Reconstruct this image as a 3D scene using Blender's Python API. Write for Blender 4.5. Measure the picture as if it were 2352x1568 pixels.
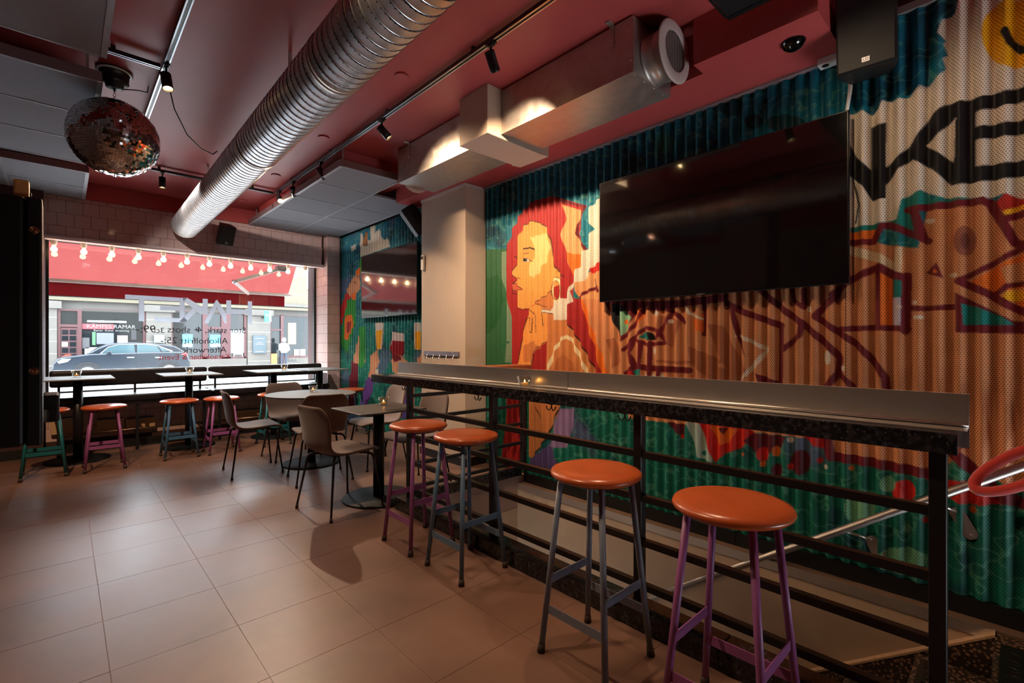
import bpy, bmesh, math, random
import numpy as np
from mathutils import Vector, Matrix

random.seed(7)
for o in list(bpy.data.objects):
    bpy.data.objects.remove(o)
SC = bpy.context.scene
COL = SC.collection
PI = math.pi

# ------------------------------------------------------------------ camera
FPX, CXP, CYP, CAMH = 1100.0, 1176.0, 787.0, 1.28
TH = math.atan((1176.0 - 146.0) / FPX)
SN, CS = math.sin(TH), math.cos(TH)
cam_d = bpy.data.cameras.new('camera')
cam_d.sensor_width = 36.0
cam_d.lens = 36.0 * FPX / 2352.0
cam_d.shift_y = (CYP - 784.0) / 2352.0
cam_d.clip_end = 300
cam_d.clip_start = 0.02
cam = bpy.data.objects.new('camera', cam_d)
COL.objects.link(cam)
cam.location = (0, 0, CAMH)
cam.rotation_euler = (PI / 2, 0, -TH)
SC.camera = cam

# ------------------------------------------------------------------ world, exposure
wd = bpy.data.worlds.new('sky')
SC.world = wd
wd.use_nodes = True
bgn = wd.node_tree.nodes['Background']
bgn.inputs[0].default_value = (0.86, 0.93, 1.0, 1)
bgn.inputs[1].default_value = 7.6
SC.view_settings.view_transform = 'Standard'
SC.view_settings.look = 'None'
SC.view_settings.exposure = 1.12
SC.view_settings.gamma = 1.0
SC.view_settings.use_curve_mapping = False
SC.cycles.use_denoising = True
SC.cycles.max_bounces = 7
SC.cycles.diffuse_bounces = 3
SC.cycles.glossy_bounces = 4
SC.cycles.use_adaptive_sampling = True
SC.cycles.adaptive_threshold = 0.02
SC.cycles.transparent_max_bounces = 12
SC.cycles.sample_clamp_indirect = 6.0
SC.cycles.caustics_reflective = False
SC.cycles.caustics_refractive = False

sun_d = bpy.data.lights.new('hazy_sun', 'SUN')
sun_d.energy = 1.25
sun_d.angle = math.radians(45)
sun_d.color = (0.76, 0.88, 1.0)
sun = bpy.data.objects.new('hazy_sun', sun_d)
COL.objects.link(sun)
sun.location = (2, 20, 12)
sun.rotation_euler = Vector((-0.12, -1.0, -0.56)).to_track_quat('-Z', 'Y').to_euler()

WARM = (1.0, 0.70, 0.45)
SPOT_W = 60.0

def lamp_spot(name, loc, target, power, parent=None, size=75, blend=0.45, radius=0.016, color=WARM):
    d = bpy.data.lights.new(name, 'SPOT')
    d.energy = power
    d.color = color
    d.spot_size = math.radians(size)
    d.spot_blend = blend
    d.shadow_soft_size = radius
    o = bpy.data.objects.new(name, d)
    COL.objects.link(o)
    v = Vector(target) - Vector(loc)
    o.rotation_euler = v.to_track_quat('-Z', 'Y').to_euler()
    o.location = loc
    if parent is not None:
        o.parent = parent
        o.matrix_parent_inverse = Matrix.Translation(parent.location).inverted()
    return o

# ------------------------------------------------------------------ pixel -> place helpers (measuring only)
def ray(x, y):
    u = (x - CXP) / FPX
    return (SN + u * CS, CS - u * SN, (CYP - y) / FPX)
def on_y(x, y, Y):
    r = ray(x, y); t = Y / r[1]
    return (r[0] * t, Y, CAMH + r[2] * t)
def on_x(x, y, X):
    r = ray(x, y); t = X / r[0]
    return (X, r[1] * t, CAMH + r[2] * t)
def on_z(x, y, z):
    r = ray(x, y); t = (z - CAMH) / r[2]
    return (r[0] * t, r[1] * t, z)

# ------------------------------------------------------------------ materials
def lin(c):
    out = []
    for v in c[:3]:
        v = v / 255.0
        out.append(v / 12.92 if v <= 0.04045 else ((v + 0.055) / 1.055) ** 2.4)
    return tuple(out)
MATS = {}
def mat(name, rgb=(128, 128, 128), rough=0.5, metal=0.0, spec=0.5, var=0.0, vscale=8.0, bump=0.0, bscale=60.0, emit=None, estr=0.0, sheen=0.0, coat=0.0, rvar=0.0, stretch=(1, 1, 1)):
    if name in MATS:
        return MATS[name]
    m = bpy.data.materials.new(name)
    m.use_nodes = True
    nt = m.node_tree
    b = nt.nodes['Principled BSDF']
    c = lin(rgb)
    b.inputs['Base Color'].default_value = (*c, 1)
    b.inputs['Roughness'].default_value = rough
    b.inputs['Metallic'].default_value = metal
    b.inputs['Specular IOR Level'].default_value = spec
    if sheen:
        b.inputs['Sheen Weight'].default_value = sheen
    if coat:
        b.inputs['Coat Weight'].default_value = coat
        b.inputs['Coat Roughness'].default_value = 0.1
    if var or bump or rvar:
        tc = nt.nodes.new('ShaderNodeTexCoord')
        mp = nt.nodes.new('ShaderNodeMapping')
        mp.inputs['Scale'].default_value = stretch
        g = nt.nodes.new('ShaderNodeNewGeometry')
        nt.links.new(g.outputs['Position'], mp.inputs['Vector'])
    if var:
        n = nt.nodes.new('ShaderNodeTexNoise')
        n.inputs['Scale'].default_value = vscale
        n.inputs['Detail'].default_value = 5
        nt.links.new(mp.outputs[0], n.inputs['Vector'])
        r = nt.nodes.new('ShaderNodeValToRGB')
        r.color_ramp.elements[0].position = 0.3
        r.color_ramp.elements[1].position = 0.7
        lo = tuple(max(0, v * (1 - var)) for v in c); hi = tuple(min(1, v * (1 + var)) for v in c)
        r.color_ramp.elements[0].color = (*lo, 1); r.color_ramp.elements[1].color = (*hi, 1)
        nt.links.new(n.outputs['Fac'], r.inputs[0])
        nt.links.new(r.outputs[0], b.inputs['Base Color'])
        if rvar:
            mr = nt.nodes.new('ShaderNodeMapRange')
            mr.inputs['From Min'].default_value = 0.3; mr.inputs['From Max'].default_value = 0.7
            mr.inputs['To Min'].default_value = max(0.02, rough - rvar); mr.inputs['To Max'].default_value = min(1, rough + rvar)
            nt.links.new(n.outputs['Fac'], mr.inputs['Value'])
            nt.links.new(mr.outputs[0], b.inputs['Roughness'])
    if bump:
        n2 = nt.nodes.new('ShaderNodeTexNoise')
        n2.inputs['Scale'].default_value = bscale
        n2.inputs['Detail'].default_value = 3
        nt.links.new(mp.outputs[0], n2.inputs['Vector'])
        bp = nt.nodes.new('ShaderNodeBump')
        bp.inputs['Strength'].default_value = bump
        bp.inputs['Distance'].default_value = 0.004
        nt.links.new(n2.outputs['Fac'], bp.inputs['Height'])
        nt.links.new(bp.outputs[0], b.inputs['Normal'])
    if emit is not None:
        b.inputs['Emission Color'].default_value = (*lin(emit), 1)
        b.inputs['Emission Strength'].default_value = estr
    MATS[name] = m
    return m

def glass_mat(name, tint=(250, 252, 252), power=4.0, refl=1.0, rough=0.0):
    if name in MATS: return MATS[name]
    m = bpy.data.materials.new(name); m.use_nodes = True
    nt = m.node_tree; nt.nodes.clear()
    out = nt.nodes.new('ShaderNodeOutputMaterial')
    mix = nt.nodes.new('ShaderNodeMixShader'); tr = nt.nodes.new('ShaderNodeBsdfTransparent')
    gl = nt.nodes.new('ShaderNodeBsdfGlossy'); lw = nt.nodes.new('ShaderNodeLayerWeight')
    pw = nt.nodes.new('ShaderNodeMath'); pw.operation = 'POWER'; pw.inputs[1].default_value = power
    fr = nt.nodes.new('ShaderNodeMath'); fr.operation = 'MULTIPLY_ADD'; fr.inputs[1].default_value = 0.85; fr.inputs[2].default_value = 0.05
    nt.links.new(lw.outputs['Facing'], pw.inputs[0]); nt.links.new(pw.outputs[0], fr.inputs[0])
    tr.inputs[0].default_value = (*lin(tint), 1)
    gl.inputs['Roughness'].default_value = rough
    gl.inputs[0].default_value = (refl, refl, refl, 1)
    nt.links.new(fr.outputs[0], mix.inputs[0]); nt.links.new(tr.outputs[0], mix.inputs[1])
    nt.links.new(gl.outputs[0], mix.inputs[2]); nt.links.new(mix.outputs[0], out.inputs[0])
    MATS[name] = m
    return m

def cloth_mat(name, rgb, trans=0.5):
    m = bpy.data.materials.new(name); m.use_nodes = True
    nt = m.node_tree; nt.nodes.clear()
    out = nt.nodes.new('ShaderNodeOutputMaterial')
    mix = nt.nodes.new('ShaderNodeMixShader'); mix.inputs[0].default_value = trans
    df = nt.nodes.new('ShaderNodeBsdfDiffuse'); tl = nt.nodes.new('ShaderNodeBsdfTranslucent')
    g = nt.nodes.new('ShaderNodeNewGeometry'); n = nt.nodes.new('ShaderNodeTexNoise'); n.inputs['Scale'].default_value = 3.0
    r = nt.nodes.new('ShaderNodeValToRGB'); c = lin(rgb)
    r.color_ramp.elements[0].color = (*[v * .88 for v in c], 1); r.color_ramp.elements[1].color = (*[min(1, v * 1.08) for v in c], 1)
    nt.links.new(g.outputs['Position'], n.inputs['Vector']); nt.links.new(n.outputs['Fac'], r.inputs[0])
    nt.links.new(r.outputs[0], df.inputs[0]); nt.links.new(r.outputs[0], tl.inputs[0])
    nt.links.new(df.outputs[0], mix.inputs[1]); nt.links.new(tl.outputs[0], mix.inputs[2])
    nt.links.new(mix.outputs[0], out.inputs[0])
    MATS[name] = m
    return m

# ------------------------------------------------------------------ mesh builder
class MB:
    def __init__(s):
        s.v = []; s.f = []; s.sm = []
    def box(s, x0, x1, y0, y1, z0, z1):
        b = len(s.v)
        s.v += [(x0, y0, z0), (x1, y0, z0), (x1, y1, z0), (x0, y1, z0), (x0, y0, z1), (x1, y0, z1), (x1, y1, z1), (x0, y1, z1)]
        s.f += [(b, b+3, b+2, b+1), (b+4, b+5, b+6, b+7), (b, b+1, b+5, b+4), (b+1, b+2, b+6, b+5), (b+2, b+3, b+7, b+6), (b+3, b, b+4, b+7)]
        s.sm += [False] * 6
        return s
    def obox(s, c, ax, ay, az, hx, hy, hz):
        c = Vector(c); b = len(s.v)
        for k in ((-1,-1,-1),(1,-1,-1),(1,1,-1),(-1,1,-1),(-1,-1,1),(1,-1,1),(1,1,1),(-1,1,1)):
            s.v.append(tuple(c + Vector(ax)*hx*k[0] + Vector(ay)*hy*k[1] + Vector(az)*hz*k[2]))
        s.f += [(b, b+3, b+2, b+1), (b+4, b+5, b+6, b+7), (b, b+1, b+5, b+4), (b+1, b+2, b+6, b+5), (b+2, b+3, b+7, b+6), (b+3, b, b+4, b+7)]
        s.sm += [False] * 6
        return s
    def bar(s, p, q, w, h, up=(0, 0, 1)):
        p, q = Vector(p), Vector(q); d = (q - p); L = d.length; d.normalize()
        up = Vector(up)
        if abs(d.dot(up)) > .99: up = Vector((1, 0, 0))
        side = d.cross(up).normalized(); u2 = side.cross(d).normalized()
        return s.obox((p + q) / 2, d, side, u2, L / 2, w / 2, h / 2)
    def tube(s, pts, r, n=10, caps=True, closed=False):
        pts = [Vector(p) for p in pts]; m = len(pts)
        rr = r if isinstance(r, (list, tuple)) else [r] * m
        b = len(s.v); nrm = None
        for i, p in enumerate(pts):
            if closed: d = pts[(i + 1) % m] - pts[i - 1]
            else: d = (pts[min(i + 1, m - 1)] - pts[max(i - 1, 0)])
            d.normalize()
            if nrm is None:
                a = Vector((0, 0, 1)) if abs(d.z) < .9 else Vector((1, 0, 0))
                nrm = d.cross(a).normalized()
            else:
                nrm = (nrm - d * nrm.dot(d)).normalized()
            bn = d.cross(nrm)
            for k in range(n):
                a = 2 * PI * k / n
                s.v.append(tuple(p + (nrm * math.cos(a) + bn * math.sin(a)) * rr[i]))
        for i in range(m if closed else m - 1):
            j = (i + 1) % m
            for k in range(n):
                k2 = (k + 1) % n
                s.f.append((b + i*n + k, b + i*n + k2, b + j*n + k2, b + j*n + k)); s.sm.append(True)
        if caps and not closed:
            s.f.append(tuple(b + k for k in range(n))[::-1]); s.f.append(tuple(b + (m-1)*n + k for k in range(n))); s.sm += [False, False]
        return s
    def lathe(s, prof, n=24, c=(0, 0, 0), axis='z', smooth=True):
        b = len(s.v); m = len(prof)
        for (r, h) in prof:
            for k in range(n):
                a = 2 * PI * k / n
                x, y = r * math.cos(a), r * math.sin(a)
                if axis == 'z': p = (x, y, h)
                elif axis == 'y': p = (x, h, y)
                else: p = (h, x, y)
                s.v.append((p[0] + c[0], p[1] + c[1], p[2] + c[2]))
        for i in range(m - 1):
            for k in range(n):
                k2 = (k + 1) % n
                q = (b + i*n + k, b + i*n + k2, b + (i+1)*n + k2, b + (i+1)*n + k)
                s.f.append(q if axis != 'y' else q[::-1]); s.sm.append(smooth)
        c0 = tuple(b + k for k in range(n)); c1 = tuple(b + (m-1)*n + k for k in range(n))
        if prof[0][0] > 1e-4: s.f.append(c0[::-1] if axis != 'y' else c0); s.sm.append(False)
        if prof[-1][0] > 1e-4: s.f.append(c1 if axis != 'y' else c1[::-1]); s.sm.append(False)
        return s
    def prism(s, poly, t0, t1, plane='xz'):
        b = len(s.v); n = len(poly)
        for t in (t0, t1):
            for (a, c) in poly:
                s.v.append((a, t, c) if plane == 'xz' else ((t, a, c) if plane == 'yz' else (a, c, t)))
        s.f.append(tuple(range(b, b + n))); s.f.append(tuple(range(b + n, b + 2*n))[::-1])
        for k in range(n):
            k2 = (k + 1) % n
            s.f.append((b + k, b + n + k, b + n + k2, b + k2))
        s.sm += [False] * (n + 2)
        return s
    def quad(s, a, b_, c, d):
        b = len(s.v); s.v += [tuple(a), tuple(b_), tuple(c), tuple(d)]; s.f.append((b, b+1, b+2, b+3)); s.sm.append(False); return s
    nomerge = False
    def mesh(s, name, material):
        me = bpy.data.meshes.new(name)
        me.from_pydata(s.v, [], s.f)
        me.update()
        me.polygons.foreach_set('use_smooth', s.sm)
        bm = bmesh.new(); bm.from_mesh(me)
        if not s.nomerge:
            bmesh.ops.remove_doubles(bm, verts=bm.verts, dist=1e-6)
            bmesh.ops.recalc_face_normals(bm, faces=bm.faces)
        bm.to_mesh(me); bm.free()
        if material: me.materials.append(material)
        return me
    def build(s, name, material, parent=None, bevel=0.0, seg=2, subsurf=0):
        o = bpy.data.objects.new(name, s.mesh(name, material))
        COL.objects.link(o)
        if parent is not None: o.parent = parent
        if bevel:
            md = o.modifiers.new('bev', 'BEVEL'); md.width = bevel; md.segments = seg; md.limit_method = 'ANGLE'
        if subsurf:
            md = o.modifiers.new('sub', 'SUBSURF'); md.levels = subsurf; md.render_levels = subsurf
        return o

def tag(o, label=None, cat=None, group=None, kind=None):
    if label: o['label'] = label
    if cat: o['category'] = cat
    if group: o['group'] = group
    if kind: o['kind'] = kind
    return o
def empty(name, loc=(0, 0, 0), rz=0.0):
    o = bpy.data.objects.new(name, None); COL.objects.link(o)
    o.location = loc; o.rotation_euler = (0, 0, rz); o.empty_display_size = 0.1
    return o
def thing(name, label, cat, loc=(0, 0, 0), rz=0.0, group=None):
    return tag(empty(name, loc, rz), label, cat, group)
def struct(o, label=None):
    o['kind'] = 'structure'
    if label: o['label'] = label
    return o
def copy_tree(o, parent=None):
    c = o.copy(); COL.objects.link(c); c.parent = parent
    for ch in list(o.children): copy_tree(ch, c)
    return c
def place(proto, used, loc, rz, label, group=None):
    o = proto if not used else copy_tree(proto)
    o.location = loc; o.rotation_euler = (0, 0, rz); o['label'] = label
    if group: o['group'] = group
    return o
def text(name, body, loc, size, rot, material, parent=None, align='CENTER', sx=1.0):
    c = bpy.data.curves.new(name, 'FONT'); c.body = body; c.size = size; c.align_x = align; c.align_y = 'CENTER'
    c.extrude = 0.0008
    tmp = bpy.data.objects.new(name + '_curve', c); COL.objects.link(tmp)
    bpy.context.view_layer.update()
    me = bpy.data.meshes.new_from_object(tmp.evaluated_get(bpy.context.evaluated_depsgraph_get()))
    bpy.data.objects.remove(tmp); bpy.data.curves.remove(c)
    me.name = name; me.materials.clear(); me.materials.append(material)
    o = bpy.data.objects.new(name, me); COL.objects.link(o)
    o.location = loc; o.rotation_euler = rot; o.scale = (sx, 1, 1)
    if parent is not None: o.parent = parent
    return o
# ------------------------------------------------------------------ shared materials
M_red = mat('red_ceiling_paint', (178, 72, 70), rough=0.5, var=0.06, vscale=2.0, bump=0.05, bscale=25)
M_beige = mat('beige_wall_paint', (192, 172, 152), rough=0.6, var=0.04, vscale=3, bump=0.08, bscale=180)
M_dark = mat('dark_wall_paint', (132, 106, 98), rough=0.7)
M_black = mat('black_paint', (14, 14, 15), rough=0.45)
M_steelblk = mat('black_steel', (20, 20, 22), rough=0.38, spec=0.5, bump=0.03, bscale=300)
M_grout = mat('grout', (140, 112, 98), rough=0.9)
M_wgrout = mat('wall_grout', (70, 46, 44), rough=0.9)
M_tile = mat('pink_glazed_tile', (208, 178, 172), rough=0.09, var=0.03, vscale=5)
M_white = mat('white_paint', (225, 222, 218), rough=0.4)
M_alu = mat('aluminium_rail', (190, 195, 200), rough=0.3, metal=1.0)
M_galv = mat('galvanised_steel', (184, 176, 168), rough=0.42, metal=0.85, var=0.12, vscale=14, rvar=0.08, bump=0.04, bscale=90)
M_steel = mat('brushed_steel', (222, 214, 206), rough=0.32, metal=0.9)
M_acou = mat('grey_acoustic_felt', (146, 148, 156), rough=0.95, var=0.12, vscale=220, bump=0.2, bscale=400)
M_tee = mat('ceiling_tee_grey', (165, 168, 176), rough=0.5)
M_teedk = mat('perforated_grey_edge', (120, 92, 92), rough=0.6)

def floor_mat():
    m = mat('brown_stone_tile', (116, 85, 70), rough=0.4, var=0.2, vscale=2.6, rvar=0.03, bump=0.06, bscale=120)
    return m
M_floor = floor_mat()
def terrazzo(name, base, chip, scale=60):
    m = bpy.data.materials.new(name); m.use_nodes = True; nt = m.node_tree; b = nt.nodes['Principled BSDF']
    g = nt.nodes.new('ShaderNodeNewGeometry'); v = nt.nodes.new('ShaderNodeTexVoronoi'); v.inputs['Scale'].default_value = scale
    r = nt.nodes.new('ShaderNodeValToRGB'); r.color_ramp.interpolation = 'LINEAR'
    r.color_ramp.elements[0].position = 0.28; r.color_ramp.elements[1].position = 0.42
    r.color_ramp.elements[0].color = (*lin(chip), 1); r.color_ramp.elements[1].color = (*lin(base), 1)
    nt.links.new(g.outputs['Position'], v.inputs['Vector']); nt.links.new(v.outputs['Distance'], r.inputs[0])
    nt.links.new(r.outputs[0], b.inputs['Base Color']); b.inputs['Roughness'].default_value = 0.35
    MATS[name] = m
    return m
M_terr = terrazzo('brown_terrazzo', (52, 40, 33), (140, 108, 84), 55)
def granite(name):
    m = bpy.data.materials.new(name); m.use_nodes = True; nt = m.node_tree; b = nt.nodes['Principled BSDF']
    g = nt.nodes.new('ShaderNodeNewGeometry'); v = nt.nodes.new('ShaderNodeTexVoronoi'); v.inputs['Scale'].default_value = 70
    n = nt.nodes.new('ShaderNodeTexNoise'); n.inputs['Scale'].default_value = 45; n.inputs['Detail'].default_value = 4
    r = nt.nodes.new('ShaderNodeValToRGB'); r.color_ramp.elements[0].position = 0.05; r.color_ramp.elements[1].position = 0.16
    r.color_ramp.elements[0].color = (*lin((150, 150, 160)), 1); r.color_ramp.elements[1].color = (*lin((24, 23, 25)), 1)
    r2 = nt.nodes.new('ShaderNodeValToRGB'); r2.color_ramp.elements[0].position = 0.45; r2.color_ramp.elements[1].position = 0.75
    r2.color_ramp.elements[0].color = (*lin((16, 15, 16)), 1); r2.color_ramp.elements[1].color = (*lin((70, 68, 72)), 1)
    mx = nt.nodes.new('ShaderNodeMixRGB'); mx.blend_type = 'LIGHTEN'; mx.inputs[0].default_value = 1
    nt.links.new(g.outputs['Position'], v.inputs['Vector']); nt.links.new(g.outputs['Position'], n.inputs['Vector'])
    nt.links.new(v.outputs['Distance'], r.inputs[0]); nt.links.new(n.outputs['Fac'], r2.inputs[0])
    nt.links.new(r.outputs[0], mx.inputs[1]); nt.links.new(r2.outputs[0], mx.inputs[2])
    nt.links.new(mx.outputs[0], b.inputs['Base Color']); b.inputs['Roughness'].default_value = 0.16
    MATS[name] = m
    return m
M_gran = granite('black_granite')

# ------------------------------------------------------------------ room dimensions
WX = 3.30       # mural wall
WY = 7.70       # window wall face
ZC = 3.20       # red ceiling
ZS = 2.927      # soffit
X0, Y0 = -2.6, -2.6
RX = 1.95       # railing line
SY1 = 3.33      # far end of stairwell
SY0 = 0.09      # top step

# floor: slab with a hole for the stairwell, tiles as parts
fl = MB().box(X0, 1.99, Y0, WY, -0.30, -0.0016).box(1.99, WX + .1, SY1, WY, -0.30, -0.0016)
floor = struct(fl.build('floor', M_grout), 'brown stone tile floor with thin pale joints')
GX, GY, GA, GB = 0.132, 1.972, 0.4445, 0.4595
tile_cache = {}
def floor_tile(xa, xb, ya, yb):
    k = (round(xb - xa, 4), round(yb - ya, 4))
    if k not in tile_cache:
        tile_cache[k] = MB().box(0, k[0], 0, k[1], -0.0014, 0).mesh('floor_tile', M_floor)
    o = bpy.data.objects.new('floor_tile', tile_cache[k]); COL.objects.link(o)
    o.location = (xa, ya, random.uniform(-.0004, .0002)); o.parent = floor
for i in range(-5, 9):
    for j in range(-5, 14):
        xa, xb = GX + i * GA + .0012, GX + (i + 1) * GA - .0012
        ya, yb = GY + j * GB + .0012, GY + (j + 1) * GB - .0012
        yb = min(yb, WY - .06)
        if yb - ya < .03: continue
        if xa < -0.25 * max(ya, .5) - 1.0: continue
        if ya > SY1 + .02:
            xb = min(xb, WX - .04)
        else:
            if yb > SY1 - .3 and xa < 1.85 and xb > 1.85: xb = 1.862
            xb = min(xb, 1.862)
        if xb - xa < .03: continue
        if ya < SY1 + .02 < yb and xa > 1.5:
            pass
        floor_tile(xa, xb, ya, yb)
for i in range(4, 8):      # strip of cut tiles between the kerb end and the next full row
    xa, xb = max(GX + i * GA + .0012, 1.865), min(GX + (i + 1) * GA - .0012, WX - .04)
    ya = SY1 + .035
    yb = GY + math.ceil((ya - GY) / GB) * GB - .0012
    if yb - ya > .02 and xb > xa: floor_tile(xa, xb, ya, yb)

# ------------------------------------------------------------------ ceiling, soffit, beam
ceil = struct(MB().box(X0, WX + .1, Y0, WY + .5, ZC, ZC + .2).build('ceiling', M_red), 'dusky red painted ceiling')
so = MB()
so.prism([(2.73, .697), (WX + .1, .697), (WX + .1, 5.05), (2.86, 5.05), (2.86, 4.40), (2.86, 1.34), (2.73, 1.34)], ZS, ZC, plane='xy')
struct(so.build('trim_1', M_red), 'lowered red soffit along the mural wall')
struct(MB().box(2.02, 2.85, 4.62, WY - .31, 3.09, ZC).build('trim_2', M_red), 'red box above the grey ceiling panels')
struct(MB().box(2.285, 2.858, 2.705, 3.05, 2.83, ZC).box(2.858, 2.955, 2.705, 3.05, 2.83, ZS - .001).build('beam', M_beige, bevel=.006), 'beige boxed beam between two steel ducts')
# column with pale cap
col = struct(MB().box(3.02, WX - .002, 3.93, 4.755, 0, ZS - .001).build('column', M_beige, bevel=.004), 'beige square column in front of the mural')
MB().box(3.012, WX - .003, 3.922, 4.763, 2.895, ZS - .002).build('cap', mat('pale_cap', (205, 195, 190), rough=.5), col)
MB().box(3.008, WX - .003, 3.918, 4.767, 0.0, .085).build('plinth', M_black, col)

# ------------------------------------------------------------------ window wall
WZ0, WZ1 = 0.665, 2.532
WXL, WXR = -0.16, 3.059
YG = 8.05
ww = MB()
ww.box(X0, 3.062, WY + .006, 8.02, WZ1 + .012, ZC)             # lintel
ww.box(X0, 3.30, WY + .006, 8.3, -.3, WZ0 - .02)               # below the window
ww.box(3.065, WX + .1, 7.556, 8.4, -.3, ZC)                    # right pillar
ww.box(X0, WXL - .006, 7.556, 8.4, -.3, ZC)                    # left pillar
wwall = struct(ww.build('wall_window', M_wgrout), 'window wall clad in glazed pink tiles')
struct(MB().box(WXL - .5, WXR, 7.672, WY + .004, 3.002, ZC).build('trim_3', M_red), 'red band above the wall tiles')
wt_cache = {}
def wall_tile(plane, a0, a1, z0, z1, at):
    k = (plane, round(a1 - a0, 3), round(z1 - z0, 3))
    if k not in wt_cache:
        w, h = a1 - a0, z1 - z0
        m = MB()
        if plane == 'y': m.box(0, w, 0, .006, 0, h)
        else: m.box(0, .006, 0, w, 0, h)
        wt_cache[k] = m.mesh('wall_tile', M_tile)
    o = bpy.data.objects.new('wall_tile', wt_cache[k]); COL.objects.link(o); o.parent = wwall
    o.location = (a0, at, z0) if plane == 'y' else (at, a0, z0)
def tile_field(plane, a_lo, a_hi, z_lo, z_hi, at, a_off, z_off, stag=0, pitch=.1503, zp=.1535, gap=.0036):
    zi = math.floor((z_lo - z_off) / zp)
    while z_off + zi * zp < z_hi - .01:
        za, zb = max(z_lo, z_off + zi * zp + gap / 2), min(z_hi, z_off + (zi + 1) * zp - gap / 2)
        if zb - za > .012:
            off = a_off + ((zi + stag) % 2) * pitch / 2
            ai = math.floor((a_lo - off) / pitch)
            while off + ai * pitch < a_hi - .005:
                aa, ab = max(a_lo, off + ai * pitch + gap / 2), min(a_hi, off + (ai + 1) * pitch - gap / 2)
                if ab - aa > .008: wall_tile(plane, aa, ab, za, zb, at)
                ai += 1
        zi += 1
tile_field('y', -.62, 3.03, WZ1, 3.0, WY, on_y(130.7, 500, WY)[0] % .1503, 2.648, stag=0)
tile_field('y', -.155, 3.06, .13, WZ0 - .03, WY, .02, .13, stag=1)
tile_field('y', 3.061, 3.258, .0, 2.99, 7.55, 3.061 + .11, .047)
tile_field('x', 7.552, YG - .01, .80, 2.99, 3.057, 7.552, .047, stag=1)
# window: frame, pane, sill
win = struct(MB().box(WXR - .035, WXR - .004, YG - .03, YG + .03, WZ0, WZ1).box(WXL, WXL + .03, YG - .03, YG + .03, WZ0, WZ1)
             .box(WXL, WXR, YG - .03, YG + .03, WZ0 - .02, WZ0 + .02).box(WXL, WXR, YG - .03, YG + .03, WZ1 - .02, WZ1 + .03)
             .build('window_1', M_black), 'wide shop window onto the street')
M_glass = glass_mat('window_glass')
MB().box(WXL + .03, WXR - .035, YG - .004, YG + .004, WZ0 + .02, WZ1 - .02).build('pane', M_glass, win)
MB().box(WXL, WXR, WY - .02, YG - .03, WZ0 - .02, WZ0).build('sill', M_white, win)
struct(MB().box(WXL, 3.05, WY - .012, WY + .1, WZ1 - .045, WZ1).box(WXL, 3.0, WY - .03, WY - .005, WZ1 - .028, WZ1 - .006).build('trim_4', mat('pale_pink_trim', (225, 205, 205), rough=.35)), 'white trim under the tiled lintel')
struct(MB().box(X0, 3.25, 7.53, 7.545, 0, .1).build('baseboard_window', M_black))

# other walls, mostly behind the viewer
struct(MB().box(X0 - .1, X0, Y0, WY, 0, ZC).build('wall_left', M_dark))
struct(MB().box(X0, WX + .1, Y0 - .1, Y0, 0, ZC).build('wall_back', M_dark))
struct(MB().box(-1.1, -.62, 2.4, 3.0, 0, ZC).build('wall_pillar', M_dark))
struct(MB().box(WX + .03, WX + .13, Y0, WY + .3, -2.4, ZC).build('wall_mural_backing', M_black))
# ------------------------------------------------------------------ corrugated perforated mural wall
MXW = 3.284
GR = {'F': (1130, 430, 3.485), 'M': (1100, 380, 2.529), 'R': (1700, 400, 2.613), 'U': (1400, 0, 2.4706),
      'B': (1100, 900, 2.3475), 'L': (1700, 900, 2.347), 'Z': (780, 480, 3.265), 'P': (0, 0, 1.0)}
def wallpt(g, p):
    ox, oy, s = GR[g]
    w = on_x(ox + p[0] / s, oy + p[1] / s, MXW)
    return (w[1], w[2])
OPS = []     # paint operations, in order
def P(g, rgb, pts): OPS.append(('p', rgb, [wallpt(g, p) for p in pts], 0))
def S(g, rgb, w, pts):
    s = GR[g][2]; q = [wallpt(g, p) for p in pts]
    a = wallpt(g, pts[0]); b = wallpt(g, (pts[0][0], pts[0][1] + 10))
    OPS.append(('s', rgb, q, abs(a[1] - b[1]) / 10 * w / 2))
def E(g, rgb, cx, cy, rx, ry=None):
    ry = ry or rx
    P(g, rgb, [(cx + rx * math.cos(2 * PI * k / 24), cy + ry * math.sin(2 * PI * k / 24)) for k in range(24)])
FL, FL2, FLd = (212, 140, 92), (226, 160, 104), (176, 104, 66)
DR, HR, OR, TE, WH, BK, YE = (112, 20, 32), (168, 34, 34), (232, 112, 28), (20, 126, 116), (226, 212, 192), (16, 15, 18), (244, 178, 24)
SK, SKL, SKD = (240, 160, 78), (250, 204, 132), (206, 128, 70)
LG, RD, MA = (118, 178, 138), (206, 36, 28), (92, 18, 30)
# graffiti body
P('P', FL, [(1325, 650), (1376, 610), (1376, 500), (1950, 470), (1960, 520), (2020, 560), (2110, 570), (2130, 480), (2275, 465), (2360, 480), (2420, 500), (2420, 1330), (2352, 1130), (2260, 1090), (2215, 1045), (2130, 1090), (2010, 1070), (1905, 1048), (1890, 1010), (1444, 960), (1430, 868), (1395, 860), (1360, 780), (1340, 700)])
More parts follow.
